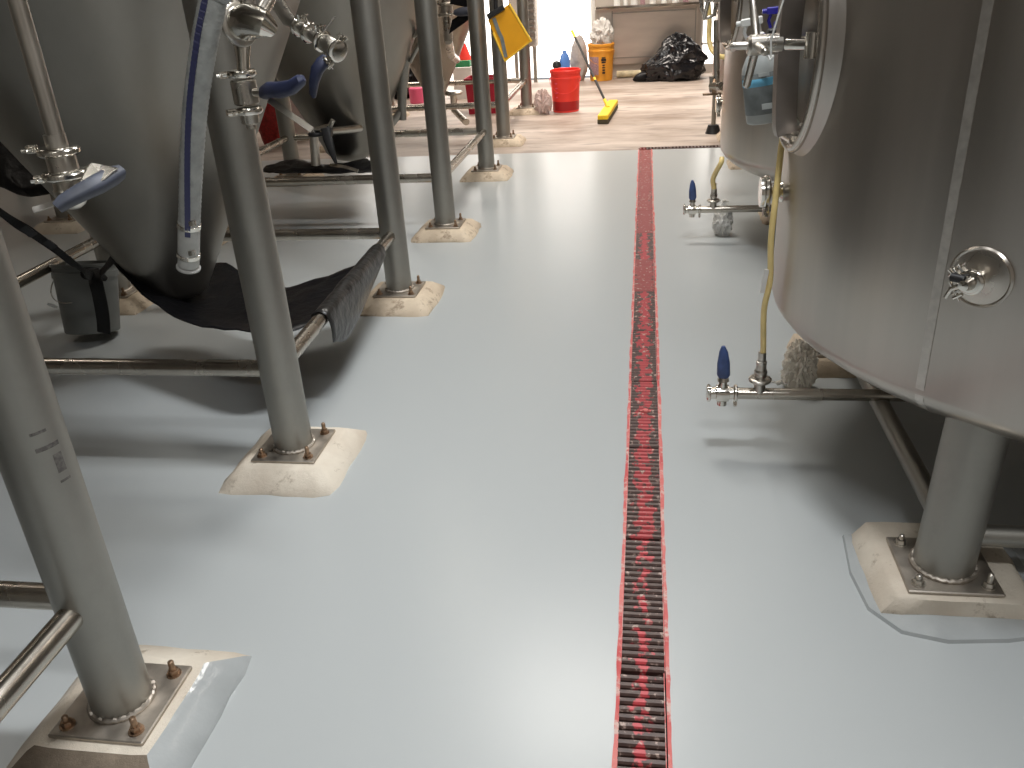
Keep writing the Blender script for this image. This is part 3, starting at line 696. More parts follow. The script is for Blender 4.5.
# black liner on the floor behind the rear rail
sc = thing('black_plastic_sheet', 'black plastic sheet lying low behind the third leg rail with silvery folds', 'plastic sheet', atz(320, 172, .2))
rows = [[A(262, 172, 5.32), A(300, 173, 5.30), A(340, 173, 5.30), A(372, 172, 5.34)], [A(264, 168, 5.42), A(300, 166, 5.45), A(345, 168, 5.5), A(374, 163, 5.5)], [A(270, 164, 5.6), A(296, 159, 5.7), A(330, 164, 5.8), A(366, 158, 5.8)]]
sheet(rows, M['blackplastic'], 'sheet', sc, .02, 5, seed=12)
m_ = MB(); m_.strip(spline([A(330, 165, 5.4), A(345, 167, 5.32), A(358, 171, 5.26)]), .02, CV, .003); m_.build('silver_fold', M['polish'], sc)

# ---------------------------------------------------------------- right-hand tanks
def bright_tank(label, cx, cy, R, z0, hd, H=3.3, outlet=True, seed=0, legs=None, manway=True, samp=True, full=True):
    t = thing('brite_tank', label, 'steel tank', (cx, cy, 0), 'upright steel tanks along the right side')
    prof = [(R*math.cos(a), z0-hd*math.sin(a)) for a in [PI/2*(1-k_/14) for k_ in range(15)]]
    prof[0] = (0, z0-hd)
    prof += [(R, z0+(H-z0)*k_/8) for k_ in range(1, 9)]+[(R*math.cos(a), H+.3*math.sin(a)) for a in (.4, .8, 1.2)]+[(0, H+.3)]
    m_ = MB(); m_.lathe(prof, (cx, cy, 0), n=160); m_.build('shell', M['tank'], t, ang=60)
    return t
T1 = (1.415, 2.57, 1.004)
t1 = bright_tank('large brushed steel tank filling the right side, with oval manway and sample valve', *T1, .54, .208)
t2 = bright_tank('second brushed steel tank on the right, behind the hanging spray bottles', 1.26, 4.97, .83, .546, .215)
t3 = bright_tank('third steel tank on the right, mostly hidden beyond the second', 1.42, 7.55, .86, .56, .2)
def surf(c_, az, z, out=0):  # point on shell
    return Vector((c_[0]+math.cos(az)*(c_[2]+out), c_[1]+math.sin(az)*(c_[2]+out), z))
# weld seam of tank one: vertical line following shell and dish
def on_shell(px, py, C_, off=.0):
    r = ray(px, py); A_ = r.x**2+r.y**2; B_ = 2*(r.x*(-C_[0])+r.y*(-C_[1])); D_ = C_[0]**2+C_[1]**2-(C_[2]+off)**2
    q_ = B_*B_-4*A_*D_
    t_ = (-B_-math.sqrt(max(q_, 0)))/(2*A_); return CAM+r*t_
s0 = on_shell(948, 230, T1); az0 = math.atan2(s0.y-T1[1], s0.x-T1[0])
sp = [surf(T1, az0, z, .0005) for z in (2.6, 2, 1.4, 1.1, .9, .7, .56)]+[Vector((T1[0]+math.cos(az0)*T1[2]*math.cos(a), T1[1]+math.sin(az0)*T1[2]*math.cos(a), .54-.2095*math.sin(a))) for a in (.1, .25, .4)]
nr = [(math.cos(az0), math.sin(az0), 0)]*7+[(math.cos(az0), math.sin(az0), -.6), (math.cos(az0), math.sin(az0), -1.2), (math.cos(az0), math.sin(az0), -2)]
m_ = MB(); m_.strip(sp, .022, nr, .002); m_.build('weld_seam', M['seam'], t1)
# sample port with dimple plate, cock valve
sp0 = on_shell(981, 277, T1); az = math.atan2(sp0.y-T1[1], sp0.x-T1[0]); nrm = Vector((math.cos(az), math.sin(az), 0)); tg = Vector((-math.sin(az), math.cos(az), 0))
m_ = MB(); m_.lathe([(.068, -.012), (.068, .003), (.064, .007), (.060, .004), (.04, .006), (.022, .012), (0, .014)], sp0, nrm, n=64); sb_ = m_.build('sample_port_plate', M['polish_tank'], t1, ang=25)
qv = aty(964, 284, (sp0+nrm*.06).y); vd = (qv-sp0); vd = nrm
m_ = MB(); m_.lathe([(.017, .0), (.015, .035), (.020, .040), (.020, .045)], sp0, vd, n=32); clamp(m_, sp0+vd*.046, vd, .0255, .010)
m_.lathe([(.017, .045), (.015, .06), (.012, .064), (.011, .078), (0, .080)], sp0, vd, n=28)
clamp_lug(m_, sp0+vd*.046, vd, tg*-.75+Vector((0, 0, .6)), .025, .9); clamp_lug(m_, sp0+vd*.046, vd, tg*-.7+Vector((0, 0, -.55)), .025, .9)
m_.build('sample_valve', M['polish'], sb_)
kc = sp0+vd*.062; side_ = tg if (tg.x < 0) else -tg
m_ = MB(); m_.tube([kc+side_*.006+Vector((0, 0, .008)), kc+side_*.034+Vector((0, 0, .008))], .009, 16); m_.build('black_knob', M['blackrub'], sb_)
m_ = MB(); m_.tube([kc, kc+side_*.020-Vector((0, 0, .012)), kc+side_*.030-Vector((0, 0, .018)), kc+side_*.038-Vector((0, 0, .040))], [.007, .0055, .005, .005], 12)
m_.build('spout', M['polish'], sb_)
# nozzle on the aisle side
def nozzle(t, C_, pz, py, ln=.085, r=.028):
    az_ = PI+math.asin((C_[1]-py)/C_[2]); p_ = surf(C_, az_, pz, -.02); n_ = Vector((-1, 0, 0))
    m_ = MB(); m_.lathe([(r*1.5, 0), (r*1.1, .025), (r, .035), (r, ln)], p_, n_, n=32)
    m_.lathe([(r*1.7, ln), (r*1.75, ln+.008), (r*1.7, ln+.018), (0, ln+.018)], p_, n_, n=32); clamp(m_, p_+n_*(ln), n_, r*1.7, .016)
    clamp_lug(m_, p_+n_*ln, n_, (0, -.4, -1), r*1.7, 1.1)
    m_.build('side_nozzle', M['polish'], t); return p_+n_*(ln+.02)
nz = nozzle(t1, T1, .860, 2.60, .065, .026)
T2 = (1.26, 4.97, .83); T3 = (1.42, 7.55, .86)
nozzle(t2, T2, .72, 5.35, .10)
# manway
def manway(t, C_, y_, z_, ay=.215, az_=.30):
    # neck: oval ring standing out of shell along -X (leaning slightly to the viewer)
    az0_ = math.atan2(y_-C_[1], -math.sqrt(C_[2]**2-(y_-C_[1])**2)); n_ = Vector((math.cos(az0_), math.sin(az0_), 0)); tg_ = Vector((-math.sin(az0_), math.cos(az0_), 0))
    o_ = surf(C_, az0_, z_)
    def ov(h, k_, n=72):
        return [o_+n_*h+tg_*(math.cos(2*PI*i/n)*ay*k_)+Vector((0, 0, math.sin(2*PI*i/n)*az_*k_)) for i in range(n)]
    def loft(mb, rings, closed_ends=False):
        vs = sum([[p for p in r] for r in rings], []); n = len(rings[0])
        fs = [(r*n+i, r*n+(i+1) % n, (r+1)*n+(i+1) % n, (r+1)*n+i) for r in range(len(rings)-1) for i in range(n)]
        if closed_ends: fs += [tuple(range((len(rings)-1)*n, len(rings)*n))]
        mb.add(vs, fs)
    m_ = MB(); loft(m_, [ov(-.10, 1.24), ov(-.03, 1.12), ov(-.005, 1.05), ov(.012, 1.01), ov(.026, .985), ov(.030, .95), ov(.026, .90), ov(.010, .88), ov(-.05, .86)])
    nk_ = m_.build('manway_neck', M['tank'], t, ang=60)
    m_ = MB(); m_.tube(ov(.022, .955), .013, 14, closed=True); m_.build('manway_rim', M['polish_tank'], nk_)
    m_ = MB(); loft(m_, [ov(.000, .885), ov(.012, .86), ov(.010, .76), ov(-.008, .70), ov(-.016, .55), ov(-.006, .3), ov(.000, .05)], True); lid = m_.build('manway_lid', M['polish'], t, ang=60)
    # crossbar yoke
    m_ = MB(); hh = az_*1.0
    pts = [o_+n_*.036+Vector((0, 0, -hh*.82)), o_+n_*.044+Vector((0, 0, -hh*.70)), o_+n_*.050+Vector((0, 0, -hh*.3)), o_+n_*.052, o_+n_*.050+Vector((0, 0, hh*.3)), o_+n_*.044+Vector((0, 0, hh*.8)), o_+n_*.05+Vector((0, 0, hh*1.05))]
    pts = spline(pts, 6); m_.strip(pts, .038, n_, .056); m_.build('crossbar', M['yoke'], lid)
    # hub and hand wheel rods
    hz = o_+Vector((0, 0, -.005))
    m_ = MB(); m_.tube([hz+n_*.07, hz+n_*.15, hz+n_*.157], [.026, .026, .020], 28); m_.tube([hz+n_*.01, hz+n_*.12], .014, 16)
    hb = m_.build('screw_hub', M['satin'], lid)
    m_ = MB(); m_.tube([hz+n_*.14, hz+n_*.195, hz+n_*.202], [.010, .010, .005], 16)
    for a in (1.2, -1.15, 3.2):
        d_ = (tg_*-math.cos(a)+Vector((0, 0, math.sin(a))))
        m_.tube([hz+n_*.132+d_*.0, hz+n_*.140+d_*.115, hz+n_*.140+d_*.122], [.011, .0105, .005], 16)
    m_.build('hand_wheel_rod', M['satin'], hb)
    m_ = MB(); pv = o_+n_*.07+tg_*(-ay*.35)+Vector((0, 0, -.02)); m_.box(o_+n_*.055-tg_*.095+Vector((0, 0, .0)), (.05, .04, .05), None, .004); m_.build('hinge_block', M['blackrub'], lid)
    m_ = MB(); p_ = o_+n_*.03+tg_*.14; m_.tube([p_+Vector((0, 0, -.03)), p_+Vector((0, 0, .03))], .02, 16); m_.tube([p_, p_+n_*.05-tg_*.05], .014, 12); m_.build('hinge_post', M['polish'], lid)
    m_ = MB(); m_.tube([o_+n_*.03+Vector((0, 0, -hh*.86))-tg_*.05, o_+n_*.03+Vector((0, 0, -hh*.86))+tg_*.05], .012, 12); m_.build('hinge_pin', M['polish'], lid)
    return hz+n_*.12, n_, tg_
M['yoke'] = steel('dark_yoke_steel', (.30, .27, .25), .4, (8, 8, 8), .12, .05)
hub1, mn, mt_ = manway(t1, T1, 2.44, 1.295, .19, .285)
hub2, _, _ = manway(t2, T2, 4.80, 1.33, .18, .265)
manway(t3, T3, 7.3, 1.36, .18, .265)
# legs, rails, pads
def rlegs(t, L4, r=.072, zr=.13, top=.50, hid=()):
    for i, (x, y) in enumerate(L4): leg(t, x, y, r, top, plate=.112, rust=False, lean=((t.location.x-x)*.05, (t.location.y-y)*.06))
    for k_ in range(4):
        a, b_ = Vector((*L4[k_], zr+.035)), Vector((*L4[(k_+1) % 4], zr+.035)); d_ = (b_-a).normalized()*r*.75; rail(t, a+d_, b_-d_, .028, 'leg')
def skirt_pts(x, y):
    return [(x-.20, y+.20), (x-.215, y+.03), (x-.20, y-.11), (x-.14, y-.19), (x-.04, y-.215), (x+.10, y-.20), (x+.22, y-.17), (x+.24, y-.05), (x+.24, y+.2)]
R1 = [(.775, 1.862), (.775, 3.27), (2.05, 3.27), (2.05, 1.862)]
rlegs(t1, R1)
R2 = [(.93, 4.52), (.93, 5.42), (1.70, 5.42), (1.70, 4.52)]
rlegs(t2, R2, .06)
R3 = [(.86, 7.0), (.86, 8.15), (1.98, 8.15), (1.98, 7.0)]
rlegs(t3, R3, .06)
pad(R1[0][0]+.015, R1[0][1]+.035, .200, .172, M['pad'], 'big cream concrete pad with glossy grey paint skirt under the front right tank leg', seed=41, topw=.15, skirt=skirt_pts(*R1[0]))
for (x, y), lab in [(R1[1], 'tan concrete pad beside the crumpled plastic bag under the large right tank'), (R1[2], 'concrete pad hidden deep under the large right tank'), (R1[3], 'concrete pad beyond the right edge of the photo'),
                    (R2[0], 'concrete pad under the second right tank near leg'), (R2[1], 'concrete pad under the second right tank far leg'), (R2[2], 'concrete pad deep under the second right tank'), (R2[3], 'concrete pad under the second right tank, right side'),
                    (R3[0], 'concrete pad under the third right tank near leg'), (R3[1], 'dark concrete pad under the third right tank far leg'), (R3[2], 'concrete pad deep under the third right tank'), (R3[3], 'concrete pad under the third right tank, right side')]:
    pad(x, y, .16 if lab.startswith('tan concrete pad beside') else .19, .17, M['padtan'], lab, seed=int(x*37+y*91), topw=.13)

# outlet pipes with valve and tee
def outlet(t, Y_, xe, z_, xin, cz, seed=0):
    m_ = MB(); m_.tube([(xe+.03, Y_, z_), (xin-.06, Y_, z_), (xin-.015, Y_, z_+.015), (xin, Y_, z_+.05), (xin, Y_, cz)], .0195, 24); m_.build('outlet_pipe', M['rail'], t)
    v = Vector((xe, Y_, z_)); X = Vector((1, 0, 0))
    m_ = MB(); m_.lathe([(.021, -.045), (.021, -.022), (.028, -.02), (.030, 0), (.028, .02), (.021, .022), (.021, .05)], v, X, n=28)
    m_.lathe([(.014, 0), (.014, .045), (.020, .047), (.016, .06), (0, .06)], v, (0, 0, 1), n=16); m_.lathe([(.016, 0), (.016, .042), (0, .043)], v, (0, 0, -1), n=16)
    vb = m_.build('butterfly_valve', M['polish'], t)
    m_ = MB()
    for dx in (-.045, .042): clamp(m_, v+X*dx, X, .027, .010); clamp_lug(m_, v+X*dx, X, (0, -.3, -1 if dx > 0 else .3), .026, .75)
    m_.build('clamp', M['polish'], vb)
    m_ = MB(); c0 = v+Vector((0, 0, .05)); grip(m_, [c0, c0+Vector((0, 0, .02)), c0+Vector((-.002, 0, .06)), c0+Vector((-.004, 0, .10)), c0+Vector((-.006, 0, .12))], [.010, .0215, .0205, .014, .006], [.010, .016, .015, .012, .006], (0, -1, 0)); m_.build('handle_grip', M['bluegrip2'], vb)
    tx = xe+.118; tp = Vector((tx, Y_, z_))
    m_ = MB(); m_.tube([tp, tp+Vector((0, 0, .045))], .0185, 24); clamp(m_, tp+Vector((0, 0, .052)), (0, 0, 1), .033, .011); m_.tube([tp+Vector((0, 0, .055)), tp+Vector((0, 0, .095)), tp+Vector((0, 0, .125))], [.018, .017, .013], 20)
    m_.lathe([(.019, .07), (.021, .074), (.021, .084), (.019, .088)], tp, (0, 0, 1), n=24)
    m_.lathe([(.016, .105), (.017, .107), (.017, .118), (.013, .12), (.013, .15), (0, .15)], tp, (0, 0, 1), n=24)
    m_.tube([tp+Vector((.025, -.015, .052)), tp+Vector((.085, -.02, .048))], .004, 10); m_.tube([tp+Vector((.05, -.018, .046)), tp+Vector((.068, -.018, .055))], .0075, 10)
    m_.build('tee_fitting', M['satin'], t)
    return tp+Vector((0, 0, .13))
h1 = outlet(t1, 2.56, .270, .20, 1.415, .34)
h2 = outlet(t2, 4.90, .283, .20, 1.26, .34)
m_ = MB(); m_.strip([(.785, 2.56, .19), (.785, 2.56, .15)], .03, (0, -1, 0), .006); m_.build('pipe_bracket', M['leg'], t1)

# yellow hoses
hy = spline([h1-Vector((0, 0, .015)), h1+Vector((.002, 0, .03)), aty(764, 310, 2.52), aty(770, 280, 2.50), aty(771, 240, 2.50), aty(776, 195, 2.52), aty(781, 150, 2.58), aty(784, 128, 2.66), aty(785, 100, 2.8)], 10)
yh = thing('yellow_hose', 'yellowed tubing rising from the front tee fitting along the large right tank', 'hose', hy[0])
m_ = MB(); m_.tube(hy, .0092, 16); m_.build('tubing', M['hoseyel'], yh)
m_ = MB(); q_ = aty(764.5, 281, 2.495); m_.box(q_, (.014, .008, .075), Matrix.Rotation(.12, 3, 'Y'), .001); m_.build('paper_tag', M['paper'], yh)
hy = spline([h2-Vector((0, 0, .015)), aty(713, 180, 4.88), aty(716, 172, 4.85), aty(721, 163, 4.80), aty(722, 158, 4.82)], 8)
yh = thing('yellow_hose', 'short yellowed hose curving up from the second tee fitting under the second tank', 'hose', hy[0])
m_ = MB(); m_.tube(hy, .014, 16); m_.build('tubing', M['hoseyel'], yh)
hy = spline([aty(708, 0, 6.9), aty(709.5, 20, 6.9), aty(709, 38, 6.9), aty(712, 50, 6.85), aty(719, 56, 6.75), aty(727, 57, 6.7)], 8)
yh = thing('yellow_hose', 'thin pale yellow hose looping in front of the bright window beside the third tank', 'hose', hy[0])
m_ = MB(); m_.tube(hy, .018, 14); m_.build('tubing', M['hoseyel'], yh)
# sight tube on the second tank and braces of third
m_ = MB(); Y_ = 6.3; p_ = aty(718, 82, 5.75)
m_.tube([aty(716.5, 88, 6.0), aty(716.5, 20, 6.0)], .020, 16); m_.tube([aty(712, 86, 6.0), aty(722, 86, 5.9)], .028, 16); m_.tube([aty(712, 92, 6.0), aty(712, 76, 6.0)], .018, 14)
m_.tube([aty(700, -10, 6.0), aty(702, 10, 6.0), aty(707, 18, 6.0), aty(714, 15, 6.0), aty(716, 5, 6.0)], .014, 12)
m_.build('sight_tube', M['satin'], t2)
m_ = MB(); clamp(m_, aty(714, 86, 6.0), (1, 0, 0), .045, .02); m_.box(aty(712, 94, 6.0), (.12, .05, .012), None, .002); m_.build('clamp', M['bolt'], t2)
q_ = atz(713, 133, 0)
m_ = MB(); m_.tube([(q_.x, q_.y, .06), (q_.x, q_.y, .62), (q_.x+.14, q_.y-.14, .70)], .022, 16); lo = m_.build('leg_strut', M['leg'], t3)
m_ = MB(); m_.lathe([(.075, 0), (.07, .01), (.05, .075), (.0, .08)], q_, n=20); m_.build('strut_foot', M['blackrub'], lo)

# crumpled bags under the tanks
def blob(name, label, cat, c_, s, mat, amp=.25, fr=6, seed=0, sub=5, ridged=True, part='body', flatb=True):
    import bmesh
    bm = bmesh.new(); bmesh.ops.create_icosphere(bm, subdivisions=sub, radius=1)
    for v in bm.verts:
        p = v.co.copy(); nz_ = 0; f_ = fr; a_ = amp
        for _ in range(3):
            q_ = noise.noise(p*f_*.35+Vector((seed, seed*2, 0))); nz_ += a_*((1-abs(q_)*2)-.5 if ridged else q_); f_ *= 2.1; a_ *= .5
        p *= 1+nz_
        v.co = Vector((p.x*s[0], p.y*s[1], p.z*s[2]))
        if flatb and v.co.z < -s[2]*.8: v.co.z = -s[2]*.8
    zmin = min(v.co.z for v in bm.verts)
    t = thing(name, label, cat, c_)
    mb = MB(); mb.add([v.co+Vector(c_)-Vector((0, 0, zmin)) for v in bm.verts], [[v.index for v in f.verts] for f in bm.faces]); bm.free()
    mb.build(part, mat, t, ang=25); return t
blob('plastic_bag', 'crumpled clear plastic bag on the floor beside the front outlet pipe', 'bag', (.60, 3.02, 0), (.058, .05, .10), M['clear'], .32, 9, 3, part='crumpled_film')
blob('plastic_bag', 'small crumpled white plastic behind the second outlet pipe', 'bag', (.475, 5.06, 0), (.05, .05, .10), M['paper'], .35, 6, 9, part='crumpled_film')

# ---------------------------------------------------------------- spray bottles
def spray(label, name, P0, head, tilt, group, w_=.052, h_=.235, blue=True, bodymat='bottle', headmat='trigblue'):
    t = thing(name, label, 'spray bottle', P0, group)
    R_ = tilt; up = R_ @ Vector((0, 0, 1))
    m_ = MB(); pr = [(0, 0), (.85, 0), (.97, .015), (1, .04), (1, .62), (.96, .68), (.70, .80), (.36, .90), (.30, .94), (.30, 1.0), (0, 1.0)]
    m_.lathe([(a*w_, b_*h_) for a, b_ in pr], P0, up, n=40, sx=1, sy=.72, up=R_ @ Vector((1, 0, 0))); m_.build('bottle_body', M[bodymat], t, ang=50)
    if blue:
        for (b0, b1, k_, mt, nm) in ((.12, .62, 1.012, 'label', 'label'), (.46, .56, 1.02, 'labelblue', 'blue_band')):
            m_ = MB(); m_.lathe([(w_*.99, b0*h_), (w_*k_, b0*h_+.001), (w_*k_, b1*h_-.001), (w_*.99, b1*h_)], P0, up, n=40, sx=1, sy=.72, up=R_ @ Vector((1, 0, 0))); m_.build(nm, M[mt], t, ang=50)
        c0 = Vector(P0)+up*h_*.22+(R_ @ Vector((.018, -.0395, 0))); m_ = MB(); m_.box(c0, (.030, .003, .016), R_)
        m_.box(Vector(P0)+up*h_*.60+(R_ @ Vector((.016, -.0385, 0))), (.03, .003, .010), R_); m_.build('label_print', M['labelwhite'], t, smooth=False)
    m_ = MB(); m_.lathe([(.019, .95*h_), (.020, .96*h_), (.020, 1.06*h_), (.014, 1.08*h_)], P0, up, n=20)
    tp = Vector(P0)+up*h_*1.12; sd = R_ @ Vector((-1, 0, 0))
    m_.box(tp, (.022, .020, .036), R_, .004); m_.box(tp+up*.022+sd*.012, (.060, .022, .020), R_, .004); m_.tube([tp+up*.022+sd*.04, tp+up*.022+sd*.055], .007, 12)
    m_.tube([tp+up*.012+sd*.03, tp-up*.005+sd*.036, tp-up*.026+sd*.030], .005, 10)
    m_.build('trigger_head', M[headmat], t)
    m_ = MB(); m_.lathe([(.0205, .955*h_), (.0215, .96*h_), (.0215, 1.05*h_), (.0205, 1.055*h_)], P0, up, n=20); m_.build('collar', M['trigblue'], t); return t
T_ = Matrix.Rotation(.10, 3, 'Y')
spray('grey spray bottle with light blue label band hanging from the manway handle', 'spray_bottle', aty(765, 122, 2.68), None, Matrix.Rotation(-.16, 3, 'Y') @ Matrix.Rotation(-.3, 3, 'Z'), 'spray bottles on the manway', w_=.054, h_=.235, headmat='white')
spray('white spray bottle with deep blue trigger hanging behind the manway handle', 'spray_bottle', aty(779, 84, 2.84), None, Matrix.Rotation(-.05, 3, 'Y'), 'spray bottles on the manway', w_=.045, h_=.17, blue=False, bodymat='white')
wi = MB(); q_ = hub1
wi.tube([aty(771, 58, 2.30), aty(771, 40, 2.30), aty(777, 20, 2.30), aty(788, -14, 2.3)], .0022, 8); wi.tube([aty(768, 56, 2.31), aty(770, 60, 2.29), aty(773, 56, 2.31)], .003, 8)
ww = thing('hanging_wire', 'thin white wire looped round the manway hub of the large right tank', 'wire', q_); wi.build('wire', M['white'], ww)

# ---------------------------------------------------------------- dustpan
Yd = 6.55
def D(px, py, dy=0): return aty(px, py, Yd+dy)
dp = thing('yellow_dustpan', 'yellow dustpan hanging tilted from the fifth left leg', 'dustpan', D(508, 30))
cor = [D(488, 20), D(509, 4), D(531, 41), D(505, 61)]
cen = sum(cor, Vector())/4; n_ = (cor[1]-cor[0]).cross(cor[3]-cor[0]).normalized()
if n_.y > 0: n_ = -n_
def inset(k_): return [cen+(c_-cen)*k_ for c_ in cor]
m_ = MB(); a_ = inset(1.0); vs = [c_-n_*.02 for c_ in a_]+[c_+n_*.004 for c_ in a_]+[c_+n_*.004 for c_ in inset(.93)]
m_.add(vs, [(3, 2, 1, 0)]+[(i, (i+1) % 4, 4+(i+1) % 4, 4+i) for i in range(4)]+[(8, 9, 10, 11)]+[(4+i, 4+(i+1) % 4, 8+(i+1) % 4, 8+i) for i in range(4)]); m_.build('pan', M['yellow'], dp, smooth=False)
m_ = MB(); m_.tube([cor[0]+(cor[3]-cor[0])*.3, cor[3], cor[2], cor[1]], .010, 10); m_.build('rim', M['yellowrim'], dp)
m_ = MB(); q_ = [D(494, 18), D(499, 32), D(502, 38), D(506, 57)]; m_.strip([p+n_*.008 for p in q_], .026, n_, .006); m_.build('grey_strip', M['label'], dp)
m_ = MB(); m_.tube([D(488, 17)+n_*.01, D(504, 7)+n_*.01], .020, 12); m_.tube([D(496, 12), D(495, -30), D(494, -60), (-1.262, 6.77, D(494, -60).z+.03)], .016, 12); m_.build('handle', M['blackrub'], dp)

# ---------------------------------------------------------------- red bucket, broom
def bucket(name, label, x, y, r, h, mat, lower=None, grp=None):
    t = thing(name, label, 'bucket', (x, y, 0), grp); m_ = MB()
    m_.lathe([(0, .004), (r*.82, .004), (r*.84, 0), (r*.86, .004), (r*.97, h*.78), (r*1.01, h*.78), (r*1.01, h*.82), (r*.985, h*.83), (r*.99, h*.92), (r*1.03, h*.93), (r*1.03, h*.985), (r*1.0, h), (r*.96, h*.99), (r*.8, .02), (0, .02)], (x, y, 0), n=56)
    m_.build('bucket_body', mat, t, ang=30)
    m_ = MB(); hp_ = [(x-math.cos(a)*r*1.03, y-math.sin(a)*r*1.08-.01, h*.8-math.sin(a)*h*.33) for a in [PI*k_/16 for k_ in range(17)]]; m_.tube(hp_, .003, 8); m_.build('bail_handle', mat, t)
    return t
rx, ry = atz(565, 113, 0).x, atz(565, 113, 0).y+.15
rb = bucket('red_bucket', 'bright red plastic bucket on the bare concrete left of the push broom', rx, ry, .172, .46, M['red'])
m_ = MB(); m_.lathe([(.172*.862, .02), (.172*.868+.003, .022), (.172*.885+.003, .12), (.172*.885, .122)], (rx, ry, 0), n=56); m_.build('darker_lower_band', M['redliquid'], rb)
m_ = MB()
for k_ in range(5): m_.box((rx-.09+.0*k_, ry-.142, .17+.05*k_), (.022+.01*(k_ % 2), .004, .006))
m_.build('volume_marks', M['pink'], rb, smooth=False)
cl = blob('clear_bag', 'crumpled pale plastic beside the red bucket at the last left leg', 'bag', (rx-.25, ry-.14, 0), (.09, .09, .14), simple('pinkish_film', (.75, .6, .56), .4, Transmission_Weight=.3), .3, 6, 5, part='crumpled_film')
# broom
hb = atz(609, 116, .0); d_ = Vector((.17, .30, 0)).normalized()   # head direction
h0, h1_ = atz(603, 120, .04), atz(613, 105, .04)
br = thing('push_broom', 'push broom with yellow head and black handle leaning on the concrete', 'broom', (h0+h1_)/2)
d_ = (h1_-h0).normalized(); up = Vector((0, 0, 1)); sd = d_.cross(up); R_ = Matrix((d_, sd, up)).transposed()
cm = (h0+h1_)/2; Lh = (h1_-h0).length+.05
cm.z = 0
m_ = MB(); m_.box(cm+up*.070, (Lh, .11, .05), R_, .012); m_.build('head_block', M['broomyel'], br)
m_ = MB(); m_.box(cm+up*.026, (Lh*.99, .115, .05), R_, .01); m_.build('bristles', M['brist'], br)
m_ = MB(); m_.box(cm+up*.055+sd*-.0, (Lh*1.0, .075, .07), R_, .01)
ht = aty(572, 31, 11.1)
hbm = cm+up*.09
m_ = MB(); m_.tube([hbm, hbm+(ht-hbm)*.97], .0135, 14); m_.build('handle', M['mat_black'], br)
m_ = MB(); m_.tube([hbm+(ht-hbm)*.0, hbm+(ht-hbm)*.09], .019, 14); m_.tube([hbm+(ht-hbm)*.33, hbm+(ht-hbm)*.36], .0155, 14); m_.tube([hbm+(ht-hbm)*.9, ht], .016, 14); m_.build('yellow_collar', M['broomyel'], br)

# ---------------------------------------------------------------- things at the back wall
yx = (atz(602, 78, 0)); 
ob = bucket('orange_bucket', 'orange-yellow bucket with mauve label stuffed with white plastic by the back cabinet', yx.x, 12.95, .185, .50, M['orange'])
m_ = MB()
def arc_patch(mb, x, y, r, a0, a1, z0_, z1_, th=.004, n=10):
    vs = []
    for i in range(n+1):
        a = a0+(a1-a0)*i/n
        for rr_ in (r, r+th):
            for z_ in (z0_, z1_): vs.append((x+math.cos(a)*rr_, y+math.sin(a)*rr_, z_))
    fs = []
    for i in range(n): o = i*4; fs += [(o+2, o+3, o+7, o+6), (o, o+4, o+5, o+1), (o+1, o+5, o+7, o+3), (o, o+2, o+6, o+4)]
    fs += [(0, 1, 3, 2), (n*4, n*4+2, n*4+3, n*4+1)]
    mb.add(vs, fs)
arc_patch(m_, yx.x, 12.95, .176, -PI*.86, -PI*.55, .09, .33); m_.build('mauve_label', M['mauve'], ob)
m_ = MB()
for i, (z_, hh_, ww_) in enumerate([(.315, .018, .075), (.288, .030, .10), (.255, .022, .085), (.215, .016, .05), (.185, .014, .06), (.15, .020, .05), (.115, .024, .055)]):
    arc_patch(m_, yx.x, 12.95, .177, -PI*.42-ww_*2, -PI*.42+ww_*2, z_-hh_/2, z_+hh_/2)
m_.build('black_lettering', M['ink'], ob)
fb = blob('white_plastic', 'white plastic sheeting bunched up in the orange bucket', 'plastic sheet', (yx.x+.01, 12.95, .45), (.15, .13, .20), simple('milky_film', (.78, .76, .72), .35, Transmission_Weight=.15), .25, 5, 2, part='crumpled_film')
q_ = atz(584, 78, 0)
blob('grey_sack', 'limp grey-mauve sack leaning left of the orange bucket', 'sack', (q_.x-.05, 13.0, 0), (.12, .12, .33), M['sack'], .15, 3, 6, part='cloth', flatb=True)
q_ = atz(574, 72, 0)
jg = thing('blue_jug', 'blue plastic jug standing behind the red bucket', 'jug', (q_.x-.02, 12.75, 0))
m_ = MB(); m_.lathe([(0, 0), (.08, 0), (.085, .02), (.085, .30), (.06, .38), (.03, .41), (.03, .44), (0, .44)], (q_.x-.02, 12.75, 0), n=32, sx=1, sy=.7); m_.build('jug_body', M['bluejug'], jg)
m_ = MB(); m_.lathe([(0, .20), (.04, .21), (.065, .25), (.05, .30), (0, .32)], (q_.x-.13, 12.66, 0), n=20); m_.build('black_cap', M['blackrub'], jg)
# garbage bag
gx, gy = atz(674, 79, 0).x-.01, 12.68
import bmesh
bm = bmesh.new(); bmesh.ops.create_icosphere(bm, subdivisions=6, radius=1)
for v in bm.verts:
    p = v.co.copy(); nz_ = 0; f_, a_ = 1.7, .17
    for _ in range(3):
        q_ = noise.noise(p*f_+Vector((4.2, 1, 7))); nz_ += a_*((1-abs(q_)*2.2)-.5); f_ *= 1.9; a_ *= .42
    h = p.z*.5+.5
    rad = 1.0 if h < .25 else (1.0-.55*((h-.25)/.75)**1.2)
    p = Vector((p.x*rad, p.y*rad, p.z))*(1+nz_*.8)
    x_ = p.x*.47+(.05 if h > .5 else 0)*1; y_ = p.y*.36; z_ = max(p.z*.35+.24, .0)
    if z_ < .06 and p.x < 0: x_ *= 1.12
    v.co = Vector((gx+x_, gy+y_-.0, z_))
gb = thing('garbage_bag', 'full shiny black garbage bag slumped against the steel cabinet', 'garbage bag', (gx, gy, 0))
